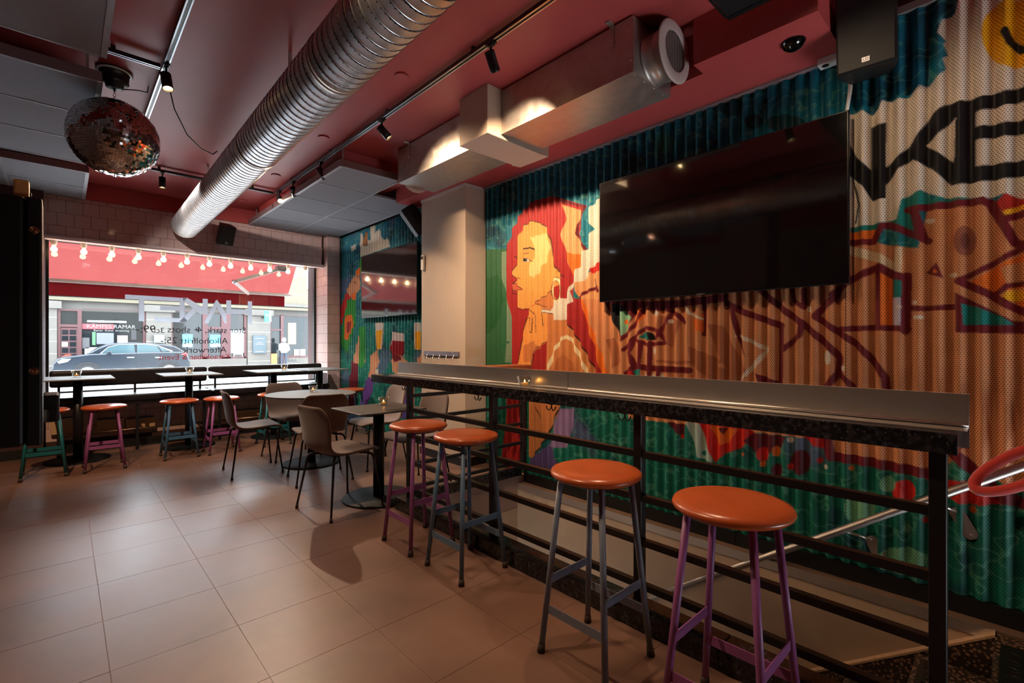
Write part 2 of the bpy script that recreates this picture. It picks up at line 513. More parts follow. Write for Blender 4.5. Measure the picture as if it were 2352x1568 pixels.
# upper right white cloud, yellow face, black letters
P('U', WH, [(1300, 690), (1365, 650), (1440, 630), (1490, 655), (1530, 620), (1550, 570), (1600, 575), (1700, 550), (1760, 485), (1810, 490), (1850, 450), (1910, 390), (1890, 330), (1920, 310), (1895, 250), (1910, 230), (1860, 190), (1890, 110), (1960, 80), (2000, -60), (2600, -60), (2600, 1130), (2352, 1130), (2230, 1100), (2130, 1130), (1980, 1140), (1850, 1110), (1770, 1080), (1670, 1130), (1630, 1250), (1530, 1290), (1300, 1290)])
E('U', YE, 2300, 190, 190, 195)
S('U', BK, 34, [(2240, 175), (2275, 240), (2345, 285), (2440, 300)])
P('U', BK, [(1300, 760), (1365, 820), (1400, 890), (1480, 960), (1480, 720), (1570, 695), (1566, 1125), (1490, 1140), (1440, 1060), (1365, 1000), (1300, 900)])
P('U', BK, [(1566, 950), (1700, 830), (1830, 650), (1900, 595), (2080, 555), (2352, 490), (2560, 430), (2560, 530), (2352, 575), (2080, 635), (2078, 720), (2352, 678), (2560, 640), (2560, 730), (2352, 760), (2080, 795), (2080, 945), (2352, 908), (2560, 880), (2560, 980), (2352, 1000), (1940, 1052), (1830, 960), (1720, 905), (1640, 960), (1566, 1055)])
P('U', WH, [(1965, 670), (1795, 825), (1955, 920)])
# right graffiti
P('R', TE, [(660, 320), (850, 290), (940, 270), (970, 150), (1080, 95), (1160, 150), (1280, 140), (1400, 140), (1450, 165), (1010, 210), (1070, 370), (860, 310), (800, 400), (660, 390)])
P('R', OR, [(660, 350), (820, 330), (790, 400), (660, 410)])
S('R', DR, 36, [(600, 415), (800, 405), (850, 312), (900, 305), (1060, 370), (1130, 402)])
P('R', DR, [(1010, 200), (1075, 225), (1145, 418), (1055, 390)])
S('R', DR, 42, [(1010, 212), (1450, 160), (1515, 178)])
P('R', (188, 40, 30), [(1530, 170), (1590, 115), (1704, 150), (1900, 130), (1900, 190), (1704, 185), (1580, 235)])
P('R', YE, [(1570, 225), (1704, 180), (1900, 170), (1900, 200), (1704, 208), (1580, 258)])
S('R', DR, 46, [(1500, 170), (1560, 265), (1600, 330), (1650, 410), (1760, 440)])
S('R', DR, 44, [(1590, 270), (1704, 235), (1900, 215)])
P('R', OR, [(1380, 650), (1600, 520), (1704, 480), (1900, 440), (1900, 640), (1530, 715)])
P('R', FL, [(1560, 560), (1900, 460), (1900, 640), (1600, 660)])
S('R', DR, 36, [(1760, 420), (1640, 470), (1480, 560), (1310, 640)])
P('R', YE, [(1550, 740), (1610, 700), (1900, 680), (1900, 730), (1640, 765)])
P('R', OR, [(1640, 765), (1900, 725), (1900, 800), (1700, 800)])
S('R', DR, 32, [(1530, 725), (1600, 672), (1704, 655), (1900, 640)])
S('R', DR, 42, [(1310, 640), (1500, 722), (1600, 782), (1760, 850)])
P('R', DR, [(1180, 528), (1222, 625), (1112, 592)]); P('R', OR, [(1166, 568), (1190, 592), (1150, 590)])
P('R', DR, [(1288, 708), (1345, 735), (1640, 880), (1800, 890), (1800, 960), (1292, 950)])
P('R', TE, [(1328, 775), (1430, 800), (1560, 850), (1650, 902), (1340, 906)])
S('R', DR, 32, [(1010, 802), (1100, 806), (1290, 795)])
P('R', (228, 200, 160), [(640, 430), (750, 450), (850, 480), (928, 530), (928, 440), (975, 435), (970, 605), (900, 580), (830, 530), (640, 480)])
P('R', OR, [(840, 585), (918, 610), (918, 910), (840, 910)]); P('R', TE, [(915, 610), (978, 622), (975, 910), (915, 910)]); P('R', (196, 186, 196), [(915, 740), (976, 740), (974, 905), (915, 905)])
S('R', DR, 42, [(560, 720), (660, 635), (830, 555), (920, 605), (1000, 622)]); S('R', DR, 46, [(1000, 610), (992, 940)]); S('R', DR, 36, [(1005, 928), (820, 920), (600, 930)]); S('R', DR, 26, [(828, 560), (828, 925)])
S('R', DR, 40, [(600, 690), (560, 745), (500, 800), (450, 852)])
S('R', DR, 36, [(450, 852), (580, 940), (700, 1020), (800, 1120), (870, 1220), (885, 1330)])
S('R', DR, 36, [(110, 680), (150, 720), (270, 820), (380, 900), (520, 1020), (600, 1100), (592, 1190), (490, 1310), (440, 1400)])
S('R', DR, 32, [(590, 1190), (720, 1320)])
S('R', DR, 34, [(-60, 790), (0, 822), (120, 860), (250, 912)]); S('R', DR, 30, [(252, 905), (245, 1290)]); S('R', DR, 32, [(372, 890), (358, 965), (260, 1052)])
S('R', DR, 26, [(310, 690), (325, 760), (385, 800), (380, 690)])
P('R', DR, [(88, 1193), (245, 1262), (245, 1300), (140, 1300)])
S('R', (236, 214, 180), 20, [(-20, 970), (60, 1000), (165, 1055), (90, 1150), (0, 1230), (-20, 1260)])
for (x, y, a, b) in ((415, 810, 16, 18), (525, 1100, 22, 42), (955, 795, 16, 14), (1048, 770, 16, 12), (1070, 858, 34, 12), (1140, 280, 30, 16), (1280, 605, 26, 14), (620, 1165, 14, 18)): E('R', WH, x, y, a, b)
E('R', (158, 92, 70), 1350, 400, 70, 90); E('R', (120, 66, 54), 1350, 400, 26, 50)
# middle graffiti under the big screen
P('M', FLd, [(1050, 870), (1180, 900), (1120, 1060), (1020, 960)]); P('M', FLd, [(1330, 920), (1420, 930), (1560, 1200), (1500, 1300), (1380, 1080)])
P('M', FLd, [(740, 1010), (790, 1000), (830, 1130), (780, 1180)]); P('M', FLd, [(1220, 1050), (1440, 1140), (1380, 1160), (1560, 1230), (1400, 1300), (1230, 1150)])
P('M', DR, [(720, 760), (960, 790), (1180, 780), (1440, 740), (1440, 790), (1100, 830), (1040, 850), (940, 830), (900, 880), (830, 1000), (760, 860)])
P('M', BK, [(770, 800), (850, 815), (820, 990), (760, 860)])
P('M', (140, 190, 150), [(815, 850), (850, 840), (890, 880), (850, 970), (830, 990)]); E('M', OR, 855, 908, 12, 14)
P('M', OR, [(930, 830), (990, 820), (930, 920), (880, 960)])
S('M', DR, 22, [(830, 1010), (900, 930), (960, 830)]); S('M', DR, 22, [(840, 1070), (900, 1000), (970, 940), (1040, 960), (1085, 1030)]); S('M', DR, 24, [(1085, 1030), (980, 1040), (900, 1010)])
P('M', BK, [(960, 960), (1000, 970), (1045, 1015), (970, 1015)]); P('M', TE, [(930, 1000), (970, 960), (990, 1010)])
S('M', DR, 26, [(1120, 860), (1060, 950), (1030, 1000)]); S('M', DR, 26, [(1090, 830), (1160, 870), (1195, 910)])
S('M', DR, 26, [(1310, 810), (1305, 980)]); P('M', OR, [(1240, 900), (1300, 860), (1300, 970), (1250, 950)])
P('M', DR, [(1440, 780), (1490, 850), (1550, 1110), (1500, 1010)])
S('M', DR, 34, [(1440, 800), (1560, 860), (1760, 930)]); S('M', DR, 26, [(1755, 930), (1752, 1290)])
S('M', WH, 14, [(1205, 820), (1225, 860), (1295, 890)]); S('M', WH, 16, [(1520, 990), (1680, 1065), (1600, 1150), (1525, 1240)])
S('M', DR, 34, [(890, 1030), (870, 1090), (900, 1160), (960, 1175), (1220, 1190)]); S('M', DR, 26, [(940, 1030), (930, 1160)]); S('M', DR, 24, [(995, 1030), (990, 1240)]); S('M', DR, 24, [(1045, 1185), (1040, 1245)])
S('M', FLd, 16, [(1040, 1135), (1150, 1145), (1250, 1140)])
P('M', DR, [(840, 1200), (900, 1150), (950, 1240), (850, 1250)]); P('M', TE, [(895, 1190), (940, 1180), (935, 1240), (905, 1240)]); P('M', RD, [(860, 1200), (890, 1190), (900, 1240), (850, 1240)])
P('M', DR, [(1605, 1205), (1760, 1260), (1760, 1300), (1640, 1290)]); P('M', OR, [(1670, 1262), (1740, 1275), (1700, 1295)])
for (x, y, a, b) in ((1030, 858, 16, 18), (1115, 905, 12, 12), (1020, 1075, 12, 22), (1012, 1225, 10, 18), (968, 1225, 10, 20), (1062, 1225, 10, 16)): E('M', WH, x, y, a, b)
# left green edge
P('F', (48, 104, 66), [(-60, 500), (125, 490), (108, 700), (160, 1100), (150, 1400), (-60, 1500)])
P('F', (120, 146, 118), [(85, 520), (125, 500), (108, 700), (160, 1100), (150, 1400), (100, 1400), (120, 900), (80, 700)])
P('F', (28, 92, 48), [(-60, 740), (50, 700), (100, 900), (40, 1100), (-60, 1200)])
for (x, y) in ((92, 890), (118, 945), (68, 1205), (95, 1270), (130, 1240), (70, 1252)): E('F', (20, 100, 60), x, y, 10)
# woman: hair, shoulder, arm, face, hand, smoke
P('F', HR, [(490, 70), (560, 90), (752, 146), (735, 200), (690, 380), (745, 495), (700, 600), (650, 730), (640, 880), (720, 900), (790, 1120), (860, 1320), (930, 1520), (700, 1580), (150, 1580), (150, 1390), (160, 1100), (120, 850), (105, 640), (125, 470), (170, 330), (230, 210), (330, 110)])
P('F', FL2, [(565, 140), (722, 185), (682, 370), (742, 490), (718, 530), (708, 640), (668, 725), (640, 690), (590, 520), (555, 380), (590, 250)])
P('F', OR, [(592, 510), (655, 540), (716, 530), (708, 640), (668, 725), (640, 690)])
S('F', DR, 20, [(555, 112), (640, 130), (740, 152), (725, 210), (688, 300), (680, 370), (725, 455), (748, 500)])
P('F', FL2, [(660, 740), (760, 700), (860, 630), (860, 900), (720, 890), (690, 880), (672, 830)])
P('F', OR, [(672, 790), (700, 880), (730, 890), (790, 1100), (900, 1400), (940, 1520), (880, 1520), (820, 1280), (760, 1100), (715, 900)])
S('F', DR, 26, [(700, 880), (740, 845), (840, 800)]); S('F', DR, 24, [(825, 740), (850, 830)]); P('F', RD, [(780, 640), (860, 560), (860, 670), (800, 690)])
P('F', SKD, [(440, 1000), (590, 1070), (650, 1150), (740, 1300), (835, 1470), (835, 1580), (420, 1580), (432, 1250)])
P('F', (188, 108, 60), [(520, 1370), (570, 1340), (620, 1370), (660, 1430), (720, 1560), (480, 1560)])
S('F', (240, 218, 170), 26, [(435, 1500), (500, 1300), (560, 1212), (600, 1190), (640, 1222), (700, 1350), (775, 1520)])
S('F', BK, 9, [(590, 1070), (650, 1150), (740, 1300), (835, 1475)])
P('F', SKD, [(480, 815), (522, 900), (470, 960), (492, 1010), (440, 1010), (390, 960), (350, 925), (420, 860)])
P('F', SK, [(210, 400), (255, 310), (320, 268), (385, 285), (432, 315), (470, 420), (480, 540), (510, 640), (558, 700), (552, 760), (480, 820), (440, 860), (350, 920), (300, 966), (240, 980), (208, 960), (205, 850), (170, 800), (195, 735), (163, 690), (200, 600), (205, 500)])
P('F', SKL, [(310, 400), (440, 365), (472, 480), (440, 590), (390, 640), (375, 690), (330, 722), (288, 690), (318, 590), (345, 540), (330, 470)])
S('F', BK, 7, [(250, 312), (320, 268), (385, 285), (432, 315), (470, 420), (480, 540), (510, 640), (558, 700), (552, 760)])
S('F', BK, 6, [(200, 600), (163, 690), (195, 735), (172, 775), (172, 850), (203, 856), (208, 960), (240, 980), (300, 966)])
S('F', BK, 6, [(350, 918), (400, 885), (440, 860), (480, 822)])
S('F', BK, 12, [(250, 497), (300, 480), (338, 497)]); S('F', BK, 6, [(250, 555), (262, 532), (290, 522)])
P('F', (225, 215, 205), [(252, 575), (285, 572), (300, 592), (258, 597)]); E('F', BK, 266, 584, 12); S('F', BK, 6, [(250, 570), (285, 572), (322, 592)])
S('F', BK, 6, [(182, 552), (198, 575), (205, 590)]); S('F', BK, 5, [(205, 716), (226, 731)]); S('F', BK, 4, [(258, 690), (252, 725)])
P('F', (200, 96, 66), [(170, 775), (196, 765), (238, 818), (200, 828), (174, 826)]); S('F', BK, 5, [(172, 775), (196, 765), (238, 818), (200, 828), (174, 826)])
S('F', BK, 6, [(520, 665), (548, 690), (575, 715)])
S('F', (244, 224, 168), 24, [(515 + 30 * math.cos(2 * PI * k / 20), 825 + 92 * math.sin(2 * PI * k / 20)) for k in range(21)])
S('F', BK, 5, [(515 + 44 * math.cos(2 * PI * k / 20), 825 + 106 * math.sin(2 * PI * k / 20)) for k in range(21)]); S('F', BK, 4, [(515 + 17 * math.cos(2 * PI * k / 20), 825 + 78 * math.sin(2 * PI * k / 20)) for k in range(21)])
P('F', SK, [(280, 1040), (308, 960), (350, 930), (440, 985), (442, 1200), (420, 1250), (322, 1330), (322, 1420), (215, 1420), (235, 1230), (265, 1130)])
P('F', SKD, [(250, 1270), (330, 1230), (380, 1280), (322, 1330), (322, 1400), (240, 1400)])
S('F', BK, 6, [(300, 1035), (275, 1050), (262, 1140), (232, 1235), (218, 1400)]); S('F', BK, 5, [(355, 1020), (358, 1165)]); S('F', BK, 5, [(310, 1040), (302, 1150), (318, 1165), (322, 1045)]); S('F', BK, 5, [(405, 975), (412, 1110)]); S('F', BK, 6, [(430, 1235), (330, 1310), (318, 1420)]); S('F', BK, 5, [(300, 966), (330, 1015), (350, 930), (440, 960)])
P('F', WH, [(405, 975), (482, 985), (482, 1010), (405, 1000)]); S('F', BK, 5, [(405, 975), (482, 985), (482, 1010), (405, 1000)])
P('F', WH, [(490, 930), (545, 890), (600, 888), (620, 800), (655, 745), (668, 660), (712, 630), (722, 510), (780, 490), (780, 380), (818, 330), (775, 280), (775, 170), (850, 100), (900, 60), (900, 560), (855, 600), (790, 650), (740, 750), (665, 760), (625, 830), (642, 912), (600, 945), (592, 1062), (500, 1062), (468, 985)])
# below the bar
P('B', HR, [(150, 20), (250, 20), (245, 420), (125, 400)]); P('B', SKD, [(268, 40), (460, 40), (380, 220), (290, 355), (264, 340)])
S('B', BK, 7, [(440, 60), (380, 220), (290, 355)]); S('B', BK, 4, [(310, 80), (330, 150)])
P('B', (150, 120, 160), [(430, 90), (520, 90), (480, 300), (380, 300)]); P('B', (96, 76, 128), [(280, 360), (380, 280), (440, 420), (280, 420)])
P('B', (170, 190, 176), [(1120, 160), (1240, 180), (1260, 380), (1180, 350)])
P('B', RD, [(1185, 150), (1430, 180), (1490, 225), (1420, 300), (1330, 330), (1270, 382), (1230, 290)]); P('B', OR, [(1245, 180), (1400, 200), (1350, 270), (1300, 285)]); P('B', MA, [(1290, 190), (1340, 195), (1320, 230)])
P('B', MA, [(1430, 260), (1480, 220), (1660, 240), (1630, 300), (1560, 330), (1480, 320)]); P('B', MA, [(1020, 160), (1110, 175), (1100, 240), (1050, 210)])
for (c, x, y, a, b) in ((RD, 1095, 240, 9, 12), (TE, 1030, 225, 16, 18), (MA, 1732, 378, 56, 68), (MA, 1610, 420, 30, 34), (RD, 1532, 335, 32, 38), (OR, 1603, 320, 20, 28), (OR, 1530, 388, 14, 16), (RD, 1680, 402, 15, 17), (RD, 1836, 370, 13, 14), (OR, 1424, 335, 9, 10), (TE, 1212, 330, 12, 14), (WH, 1680, 258, 15, 16)): E('B', c, x, y, a, b)
P('L', RD, [(330, 230), (470, 250), (460, 310), (400, 290)])
S('L', DR, 50, [(470, 250), (485, 345), (700, 378), (1010, 440), (1060, 470)])
P('L', RD, [(1000, 470), (1180, 480), (1300, 470), (1530, 600), (1480, 600), (1300, 610), (1180, 600), (1100, 560)])
S('L', DR, 60, [(1150, 330), (1280, 440), (1400, 560), (1640, 640)])
P('L', DR, [(1320, 500), (1600, 620), (1560, 640), (1480, 610), (1400, 600)])
for (c, x, y, a, b) in ((RD, 882, 535, 66, 62), (LG, 796, 497, 42, 44), (LG, 646, 620, 82, 90), (LG, 900, 735, 23, 23), (LG, 870, 905, 140, 70), (OR, 1255, 635, 18, 20), (RD, 1000, 690, 17, 18), (WH, 462, 403, 13, 14), (OR, 600, 410, 13, 14), (RD, 430, 368, 14, 15)): E('L', c, x, y, a, b)
# dark teal blobs by the soffit
DT = (6, 62, 70)
for (x, y, a, b) in ((820, 690, 50, 45), (885, 570, 18, 18), (1000, 700, 110, 50), (690, 600, 70, 60), (600, 810, 18, 20), (130, 930, 50, 45)): E('U', DT, x, y, a, b)
E('U', (40, 130, 120), 310, 810, 50, 60)
# far mural: hands raising glasses and bottles
SKH = (214, 154, 116); GN = (46, 148, 56)
P('Z', WH, [(150, 260), (165, 180), (200, 240), (240, 230), (235, 110), (270, 90), (262, 180), (300, 150), (330, 240), (360, 215), (385, 280), (160, 360)])
P('Z', WH, [(90, 280), (125, 260), (120, 300), (85, 330)]); P('Z', (182, 116, 62), [(192, 168), (216, 175), (204, 275), (176, 270)]); S('Z', BK, 5, [(192, 168), (216, 175), (204, 275), (176, 270), (192, 168)])
P('Z', GN, [(150, 390), (185, 340), (185, 480), (150, 470)]); P('Z', OR, [(125, 465), (160, 430), (160, 495), (128, 515)])
P('Z', (194, 36, 34), [(-10, 790), (55, 615), (85, 660), (20, 850), (-10, 960)])
P('Z', SKH, [(55, 610), (105, 505), (155, 485), (162, 590), (122, 640), (75, 655)])
for k in range(4): S('Z', BK, 4, [(100 + k * 16, 510 - k * 6), (118 + k * 12, 560 - k * 4)])
P('Z', OR, [(90, 640), (130, 610), (128, 690), (100, 690)])
P('Z', GN, [(60, 680), (128, 680), (118, 860), (62, 1085), (8, 1010), (30, 850)]); P('Z', OR, [(50, 800), (96, 790), (102, 880), (62, 985), (33, 970), (35, 880)]); P('Z', (150, 40, 40), [(58, 850), (85, 840), (80, 920), (55, 930)])
S('Z', BK, 4, [(128, 680), (118, 860), (62, 1085), (8, 1010)])
P('Z', (120, 26, 44), [(95, 1140), (142, 1130), (132, 1400), (122, 1600), (55, 1600), (80, 1250)]); P('Z', SKH, [(100, 1150), (145, 950), (175, 960), (200, 1050), (195, 1150), (140, 1160)])
P('Z', GN, [(148, 885), (195, 880), (198, 1000), (182, 1195), (148, 1180), (150, 1000)]); S('Z', (180, 230, 180), 6, [(160, 900), (160, 1150)])
P('Z', (214, 206, 200), [(273, 850), (327, 850), (322, 1052), (280, 1055)]); P('Z', (240, 172, 28), [(278, 912), (323, 905), (316, 1048), (281, 1048)]); S('Z', BK, 4, [(273, 850), (327, 850), (322, 1052), (280, 1055), (273, 850)])
P('Z', SKH, [(238, 1095), (290, 1050), (302, 1150), (270, 1210), (250, 1285), (220, 1255)]); P('Z', (112, 70, 150), [(212, 1258), (262, 1275), (250, 1360), (200, 1500), (150, 1500), (180, 1350)]); P('Z', WH, [(272, 1210), (290, 1190), (298, 1260), (270, 1250)])
P('Z', (220, 204, 200), [(395, 918), (482, 930), (486, 1050), (470, 1150), (400, 1150), (380, 1040)]); P('Z', (156, 24, 36), [(392, 985), (482, 992), (486, 1060), (462, 1150), (400, 1150), (381, 1040)]); S('Z', BK, 4, [(395, 918), (380, 1040), (400, 1150), (462, 1150), (486, 1050), (482, 930), (395, 918)])
P('Z', SKH, [(385, 1130), (440, 1085), (520, 1150), (552, 1240), (420, 1245), (392, 1190)]); P('Z', (120, 20, 34), [(400, 1100), (450, 1090), (460, 1130), (410, 1150)])
P('Z', OR, [(524, 1250), (562, 1250), (562, 1640), (524, 1640)]); P('Z', WH, [(415, 1240), (430, 1240), (430, 1340), (455, 1375), (395, 1365), (412, 1340)])
P('Z', (214, 206, 200), [(560, 850), (614, 850), (614, 1055), (566, 1055)]); P('Z', (240, 172, 28), [(570, 920), (606, 915), (606, 1055), (572, 1050)]); S('Z', BK, 4, [(560, 850), (562, 980), (570, 1060), (610, 1060)])
P('Z', SKH, [(580, 1130), (625, 1080), (640, 1160), (600, 1180)])
P('Z', (96, 70, 150), [(380, 1330), (400, 1330), (400, 1568), (380, 1568)]); P('Z', (100, 76, 150), [(470, 1300), (510, 1300), (500, 1568), (470, 1568)])

def paint(Ys, Zs, far):
    gy, gz = np.meshgrid(Ys, Zs)                      # rows: z, cols: y
    h = np.clip(gz / 3.0, 0, 1)
    def nz(seed, f):
        r = np.random.RandomState(seed); out = 0
        for k in range(7):
            a, b, c = r.uniform(-1, 1) * f * (1 + k * .6), r.uniform(-1, 1) * f * (1 + k * .6), r.uniform(0, 6.28)
            out = out + np.sin(gy * a + gz * b + c + 1.3 * np.sin(gy * b * .7 - gz * a * .6 + c * 2)) / (1 + .35 * k)
        return out / 3.0
    n1, n2, n3 = nz(1, 6), nz(2, 10), nz(3, 22)
    top = np.array(lin((8, 116, 138))); bot = np.array(lin((14, 108, 90))); mid = np.array(lin((22, 120, 100)))
    if far: bot = np.array(lin((18, 122, 104)))
    t = np.clip((h - .35) / .4 + .25 * n1, 0, 1)[..., None]
    img = bot * (1 - t) + top * t
    dark = np.clip((n2 - .25) * 1.4, 0, .8)[..., None]
    img = img * (1 - dark) + np.array(lin((8, 52, 70))) * dark
    lt = np.clip((.12 - np.abs(n3)) * 5, 0, .35)[..., None]
    img = img * (1 - lt) + np.array(lin((120, 190, 160))) * lt
    pu = np.clip((nz(5, 5) - .45) * 1.6, 0, .5)[..., None]
    img = img * (1 - pu) + np.array(lin((110, 90, 150))) * pu
    dy, dz = Ys[1] - Ys[0], Zs[1] - Zs[0]
    for kind, rgb, q, w in OPS:
        qa = np.array(q)
        lo, hi = qa.min(0) - w - .01, qa.max(0) + w + .01
        i0, i1 = np.searchsorted(Ys, [lo[0], hi[0]]); j0, j1 = np.searchsorted(Zs, [lo[1], hi[1]])
        if i1 <= i0 or j1 <= j0: continue
        cov = np.zeros((j1 - j0, i1 - i0))
        for sy in (-.25, .25):
            for sz in (-.25, .25):
                py = gy[j0:j1, i0:i1] + sy * dy; pz = gz[j0:j1, i0:i1] + sz * dz
                if kind == 'p':
                    ins = np.zeros(py.shape, bool); m = len(q)
                    for k in range(m):
                        (ya, za), (yb, zb) = q[k], q[(k + 1) % m]
                        if za == zb: continue
                        c = (za > pz) != (zb > pz)
                        ins ^= c & (py < (yb - ya) * (pz - za) / (zb - za) + ya)
                else:
                    ins = np.zeros(py.shape, bool)
                    for k in range(len(q) - 1):
                        (ya, za), (yb, zb) = q[k], q[k + 1]
                        l2 = (yb - ya) ** 2 + (zb - za) ** 2 + 1e-12
                        tt = np.clip(((py - ya) * (yb - ya) + (pz - za) * (zb - za)) / l2, 0, 1)
                        ins |= (py - ya - tt * (yb - ya)) ** 2 + (pz - za - tt * (zb - za)) ** 2 < w * w
                cov += ins * .25
        cc = np.array(lin(rgb)); cv = cov[..., None]
        shade = (1 + .07 * n1[j0:j1, i0:i1] + .05 * n3[j0:j1, i0:i1])[..., None]
        img[j0:j1, i0:i1] = img[j0:j1, i0:i1] * (1 - cv) + np.clip(cc * shade, 0, 1) * cv
    return img

def mural_material():
    m = bpy.data.materials.new('spray_painted_perforated_metal'); m.use_nodes = True
    nt = m.node_tree; b = nt.nodes['Principled BSDF']; L = nt.links
    at = nt.nodes.new('ShaderNodeAttribute'); at.attribute_name = 'paint'
    g = nt.nodes.new('ShaderNodeNewGeometry'); sp = nt.nodes.new('ShaderNodeSeparateXYZ'); L.new(g.outputs['Position'], sp.inputs[0])
    def mth(op, a, b_=None):
        n = nt.nodes.new('ShaderNodeMath'); n.operation = op
        for i, q in enumerate((a, b_)):
            if q is None: continue
            if isinstance(q, (int, float)): n.inputs[i].default_value = q
            else: L.new(q, n.inputs[i])
        return n.outputs[0]
    v = mth('MULTIPLY', sp.outputs['Z'], 1 / .0098)
    row = mth('FLOOR', v); par = mth('MULTIPLY', mth('MODULO', mth('ADD', row, 1000), 2), .5)
    u = mth('ADD', mth('MULTIPLY', sp.outputs['Y'], 1 / .0113), par)
    fu = mth('SUBTRACT', mth('FRACT', mth('ADD', u, 1000)), .5); fv = mth('SUBTRACT', mth('FRACT', mth('ADD', v, 1000)), .5)
    d2 = mth('ADD', mth('MULTIPLY', fu, fu), mth('MULTIPLY', fv, fv))
    hole = mth('LESS_THAN', d2, .085)
    mx = nt.nodes.new('ShaderNodeMixRGB'); mx.blend_type = 'MIX'
    L.new(mth('MULTIPLY', hole, .72), mx.inputs[0]); L.new(at.outputs['Color'], mx.inputs[1]); mx.inputs[2].default_value = (.01, .009, .008, 1)
    L.new(mx.outputs[0], b.inputs['Base Color'])
    b.inputs['Roughness'].default_value = .55; b.inputs['Specular IOR Level'].default_value = .3
    MATS['mural'] = m
    return m
M_mural = mural_material()
wall_right = struct(empty('wall_right', (0, 0, 0)), 'corrugated perforated metal wall painted with a graffiti mural')
def sheet(ya, yb, za, zb, dy, dz, far, xoff=0.0):
    ny, nz_ = int(round((yb - ya) / dy)) + 1, int(round((zb - za) / dz)) + 1
    Ys, Zs = np.linspace(ya, yb, ny), np.linspace(za, zb, nz_)
    img = paint(Ys, Zs, far)
    gy, gz = np.meshgrid(Ys, Zs)
    gx = MXW + xoff + .015 * np.sin(2 * PI * gy / .0797)
    co = np.stack([gx, gy, gz], -1).reshape(-1, 3).astype(np.float32)
    idx = np.arange(ny * nz_).reshape(nz_, ny)
    q = np.stack([idx[:-1, :-1], idx[1:, :-1], idx[1:, 1:], idx[:-1, 1:]], -1).reshape(-1).astype(np.int32)
    nf = len(q) // 4
    me = bpy.data.meshes.new('corrugated_sheet')
    me.vertices.add(len(co)); me.vertices.foreach_set('co', co.reshape(-1))
    me.loops.add(len(q)); me.loops.foreach_set('vertex_index', q)
    me.polygons.add(nf); me.polygons.foreach_set('loop_start', np.arange(0, nf * 4, 4, dtype=np.int32))
    me.polygons.foreach_set('use_smooth', np.ones(nf, bool))
    me.update(); me.validate()
    a = me.color_attributes.new('paint', 'FLOAT_COLOR', 'POINT')
    rgba = np.ones((len(co), 4), np.float32); rgba[:, :3] = img.reshape(-1, 3)
    a.data.foreach_set('color', rgba.reshape(-1))
    me.materials.append(M_mural)
    o = bpy.data.objects.new('corrugated_sheet', me); COL.objects.link(o); o.parent = wall_right
    return o
sheet(-.95, .694, .02, 3.035, .0055, .006, False)
sheet(.6966, 3.926, .02, ZS - .012, .0055, .006, False)
sheet(4.77, 7.545, .02, 2.978, .008, .008, True)
MB().box(WX - .055, WX + .02, .70, 3.928, ZS - .014, ZS - .001).build('top_trim', mat('grey_pink_trim', (150, 128, 130), rough=.6), wall_right)
MB().box(WX - .04, WX + .02, -.95, .694, 3.037, 3.075).build('top_rail', mat('grey_conduit', (120, 116, 112), rough=.5), wall_right)
# ------------------------------------------------------------------ stairwell
LZ, LX = -0.07, 3.19
M_plaster = mat('stairwell_plaster', (168, 142, 116), rough=0.7, var=0.06, vscale=6, bump=0.1, bscale=200)
struct(MB().box(LX, WX + .1, SY0, SY1, -2.4, LZ - .05).build('wall_stairwell_right', M_plaster), 'plain beige stairwell wall under the mural')
struct(MB().box(1.90, WX + .1, SY1, SY1 + .12, -2.4, -.305).build('wall_stairwell_far', M_plaster))
struct(MB().box(1.90, 1.985, SY0 - .3, SY1, -2.4, -.302).build('wall_stairwell_left', M_plaster))
led = struct(MB().box(LX + .004, WX + .03, -1.2, SY1 - .01, LZ - .05, LZ).build('trim_5', mat('brown_stone_ledge', (112, 88, 72), rough=.4, var=.1, vscale=20)), 'narrow stone ledge at the foot of the mural')
MB().box(LX - .006, LX + .003, SY0, SY1 - .01, LZ - .05, LZ + .004).build('edge_strip', M_steel, led)
for k in range(4):
    ya, yb = -.75 + k * 1.03, -.75 + (k + 1) * 1.03 - .003
    yb = min(yb, SY1 - .012)
    p = MB().box(WX - .035, WX - .012, ya, yb, LZ + .001, .018).build('baseboard_mural', M_black)
    struct(p)
st = struct(MB().box(1.99, LX - .002, -1.2, SY0, -.4, LZ - .01).build('stair_landing', M_terr), 'brown terrazzo landing at the stair head')
RUN, RISE = .275, .2
sw = MB()
for k in range(10):
    z = LZ - .01 - RISE * (k + 1)
    sw.box(1.99, LX - .05, SY0 + RUN * k, SY0 + RUN * (k + 1), z - .2, z)
stairs = struct(sw.build('stair_flight', M_terr), 'terrazzo steps going down under the bar')
# sloped terrazzo string along the plaster wall, with a pale worn top edge
y1 = 3.0
s0 = LZ - .012
slope = -.727
MB().prism([(SY0, s0), (SY0, s0 - .42), (y1, s0 - .42 + slope * (y1 - SY0)), (y1, s0 + slope * (y1 - SY0))], LX - .045, LX - .002, plane='yz').build('string', M_terr, stairs)
MB().prism([(SY0, s0 + .012), (SY0, s0), (y1, s0 + slope * (y1 - SY0)), (y1, s0 + .012 + slope * (y1 - SY0))], LX - .047, LX - .001, plane='yz').build('worn_edge', mat('worn_terrazzo_edge', (176, 142, 108), rough=.5, var=.12, vscale=60), stairs)
for k in range(3):
    z = LZ - .01 - RISE * k
    g = MB().box(2.08, LX - .10, SY0 - .10 + RUN * k, SY0 - .02 + RUN * k, z, z + .004)
    for i in range(14):
        xx = 2.12 + i * .068
        g.lathe([(.022, z + .004), (.022, z + .007), (.018, z + .007), (.018, z + .0045)], 12, (xx, SY0 - .06 + RUN * k, 0))
    g.build('ribbed_nosing', mat('ribbed_metal_nosing', (60, 55, 52), rough=.35, metal=.8), stairs)

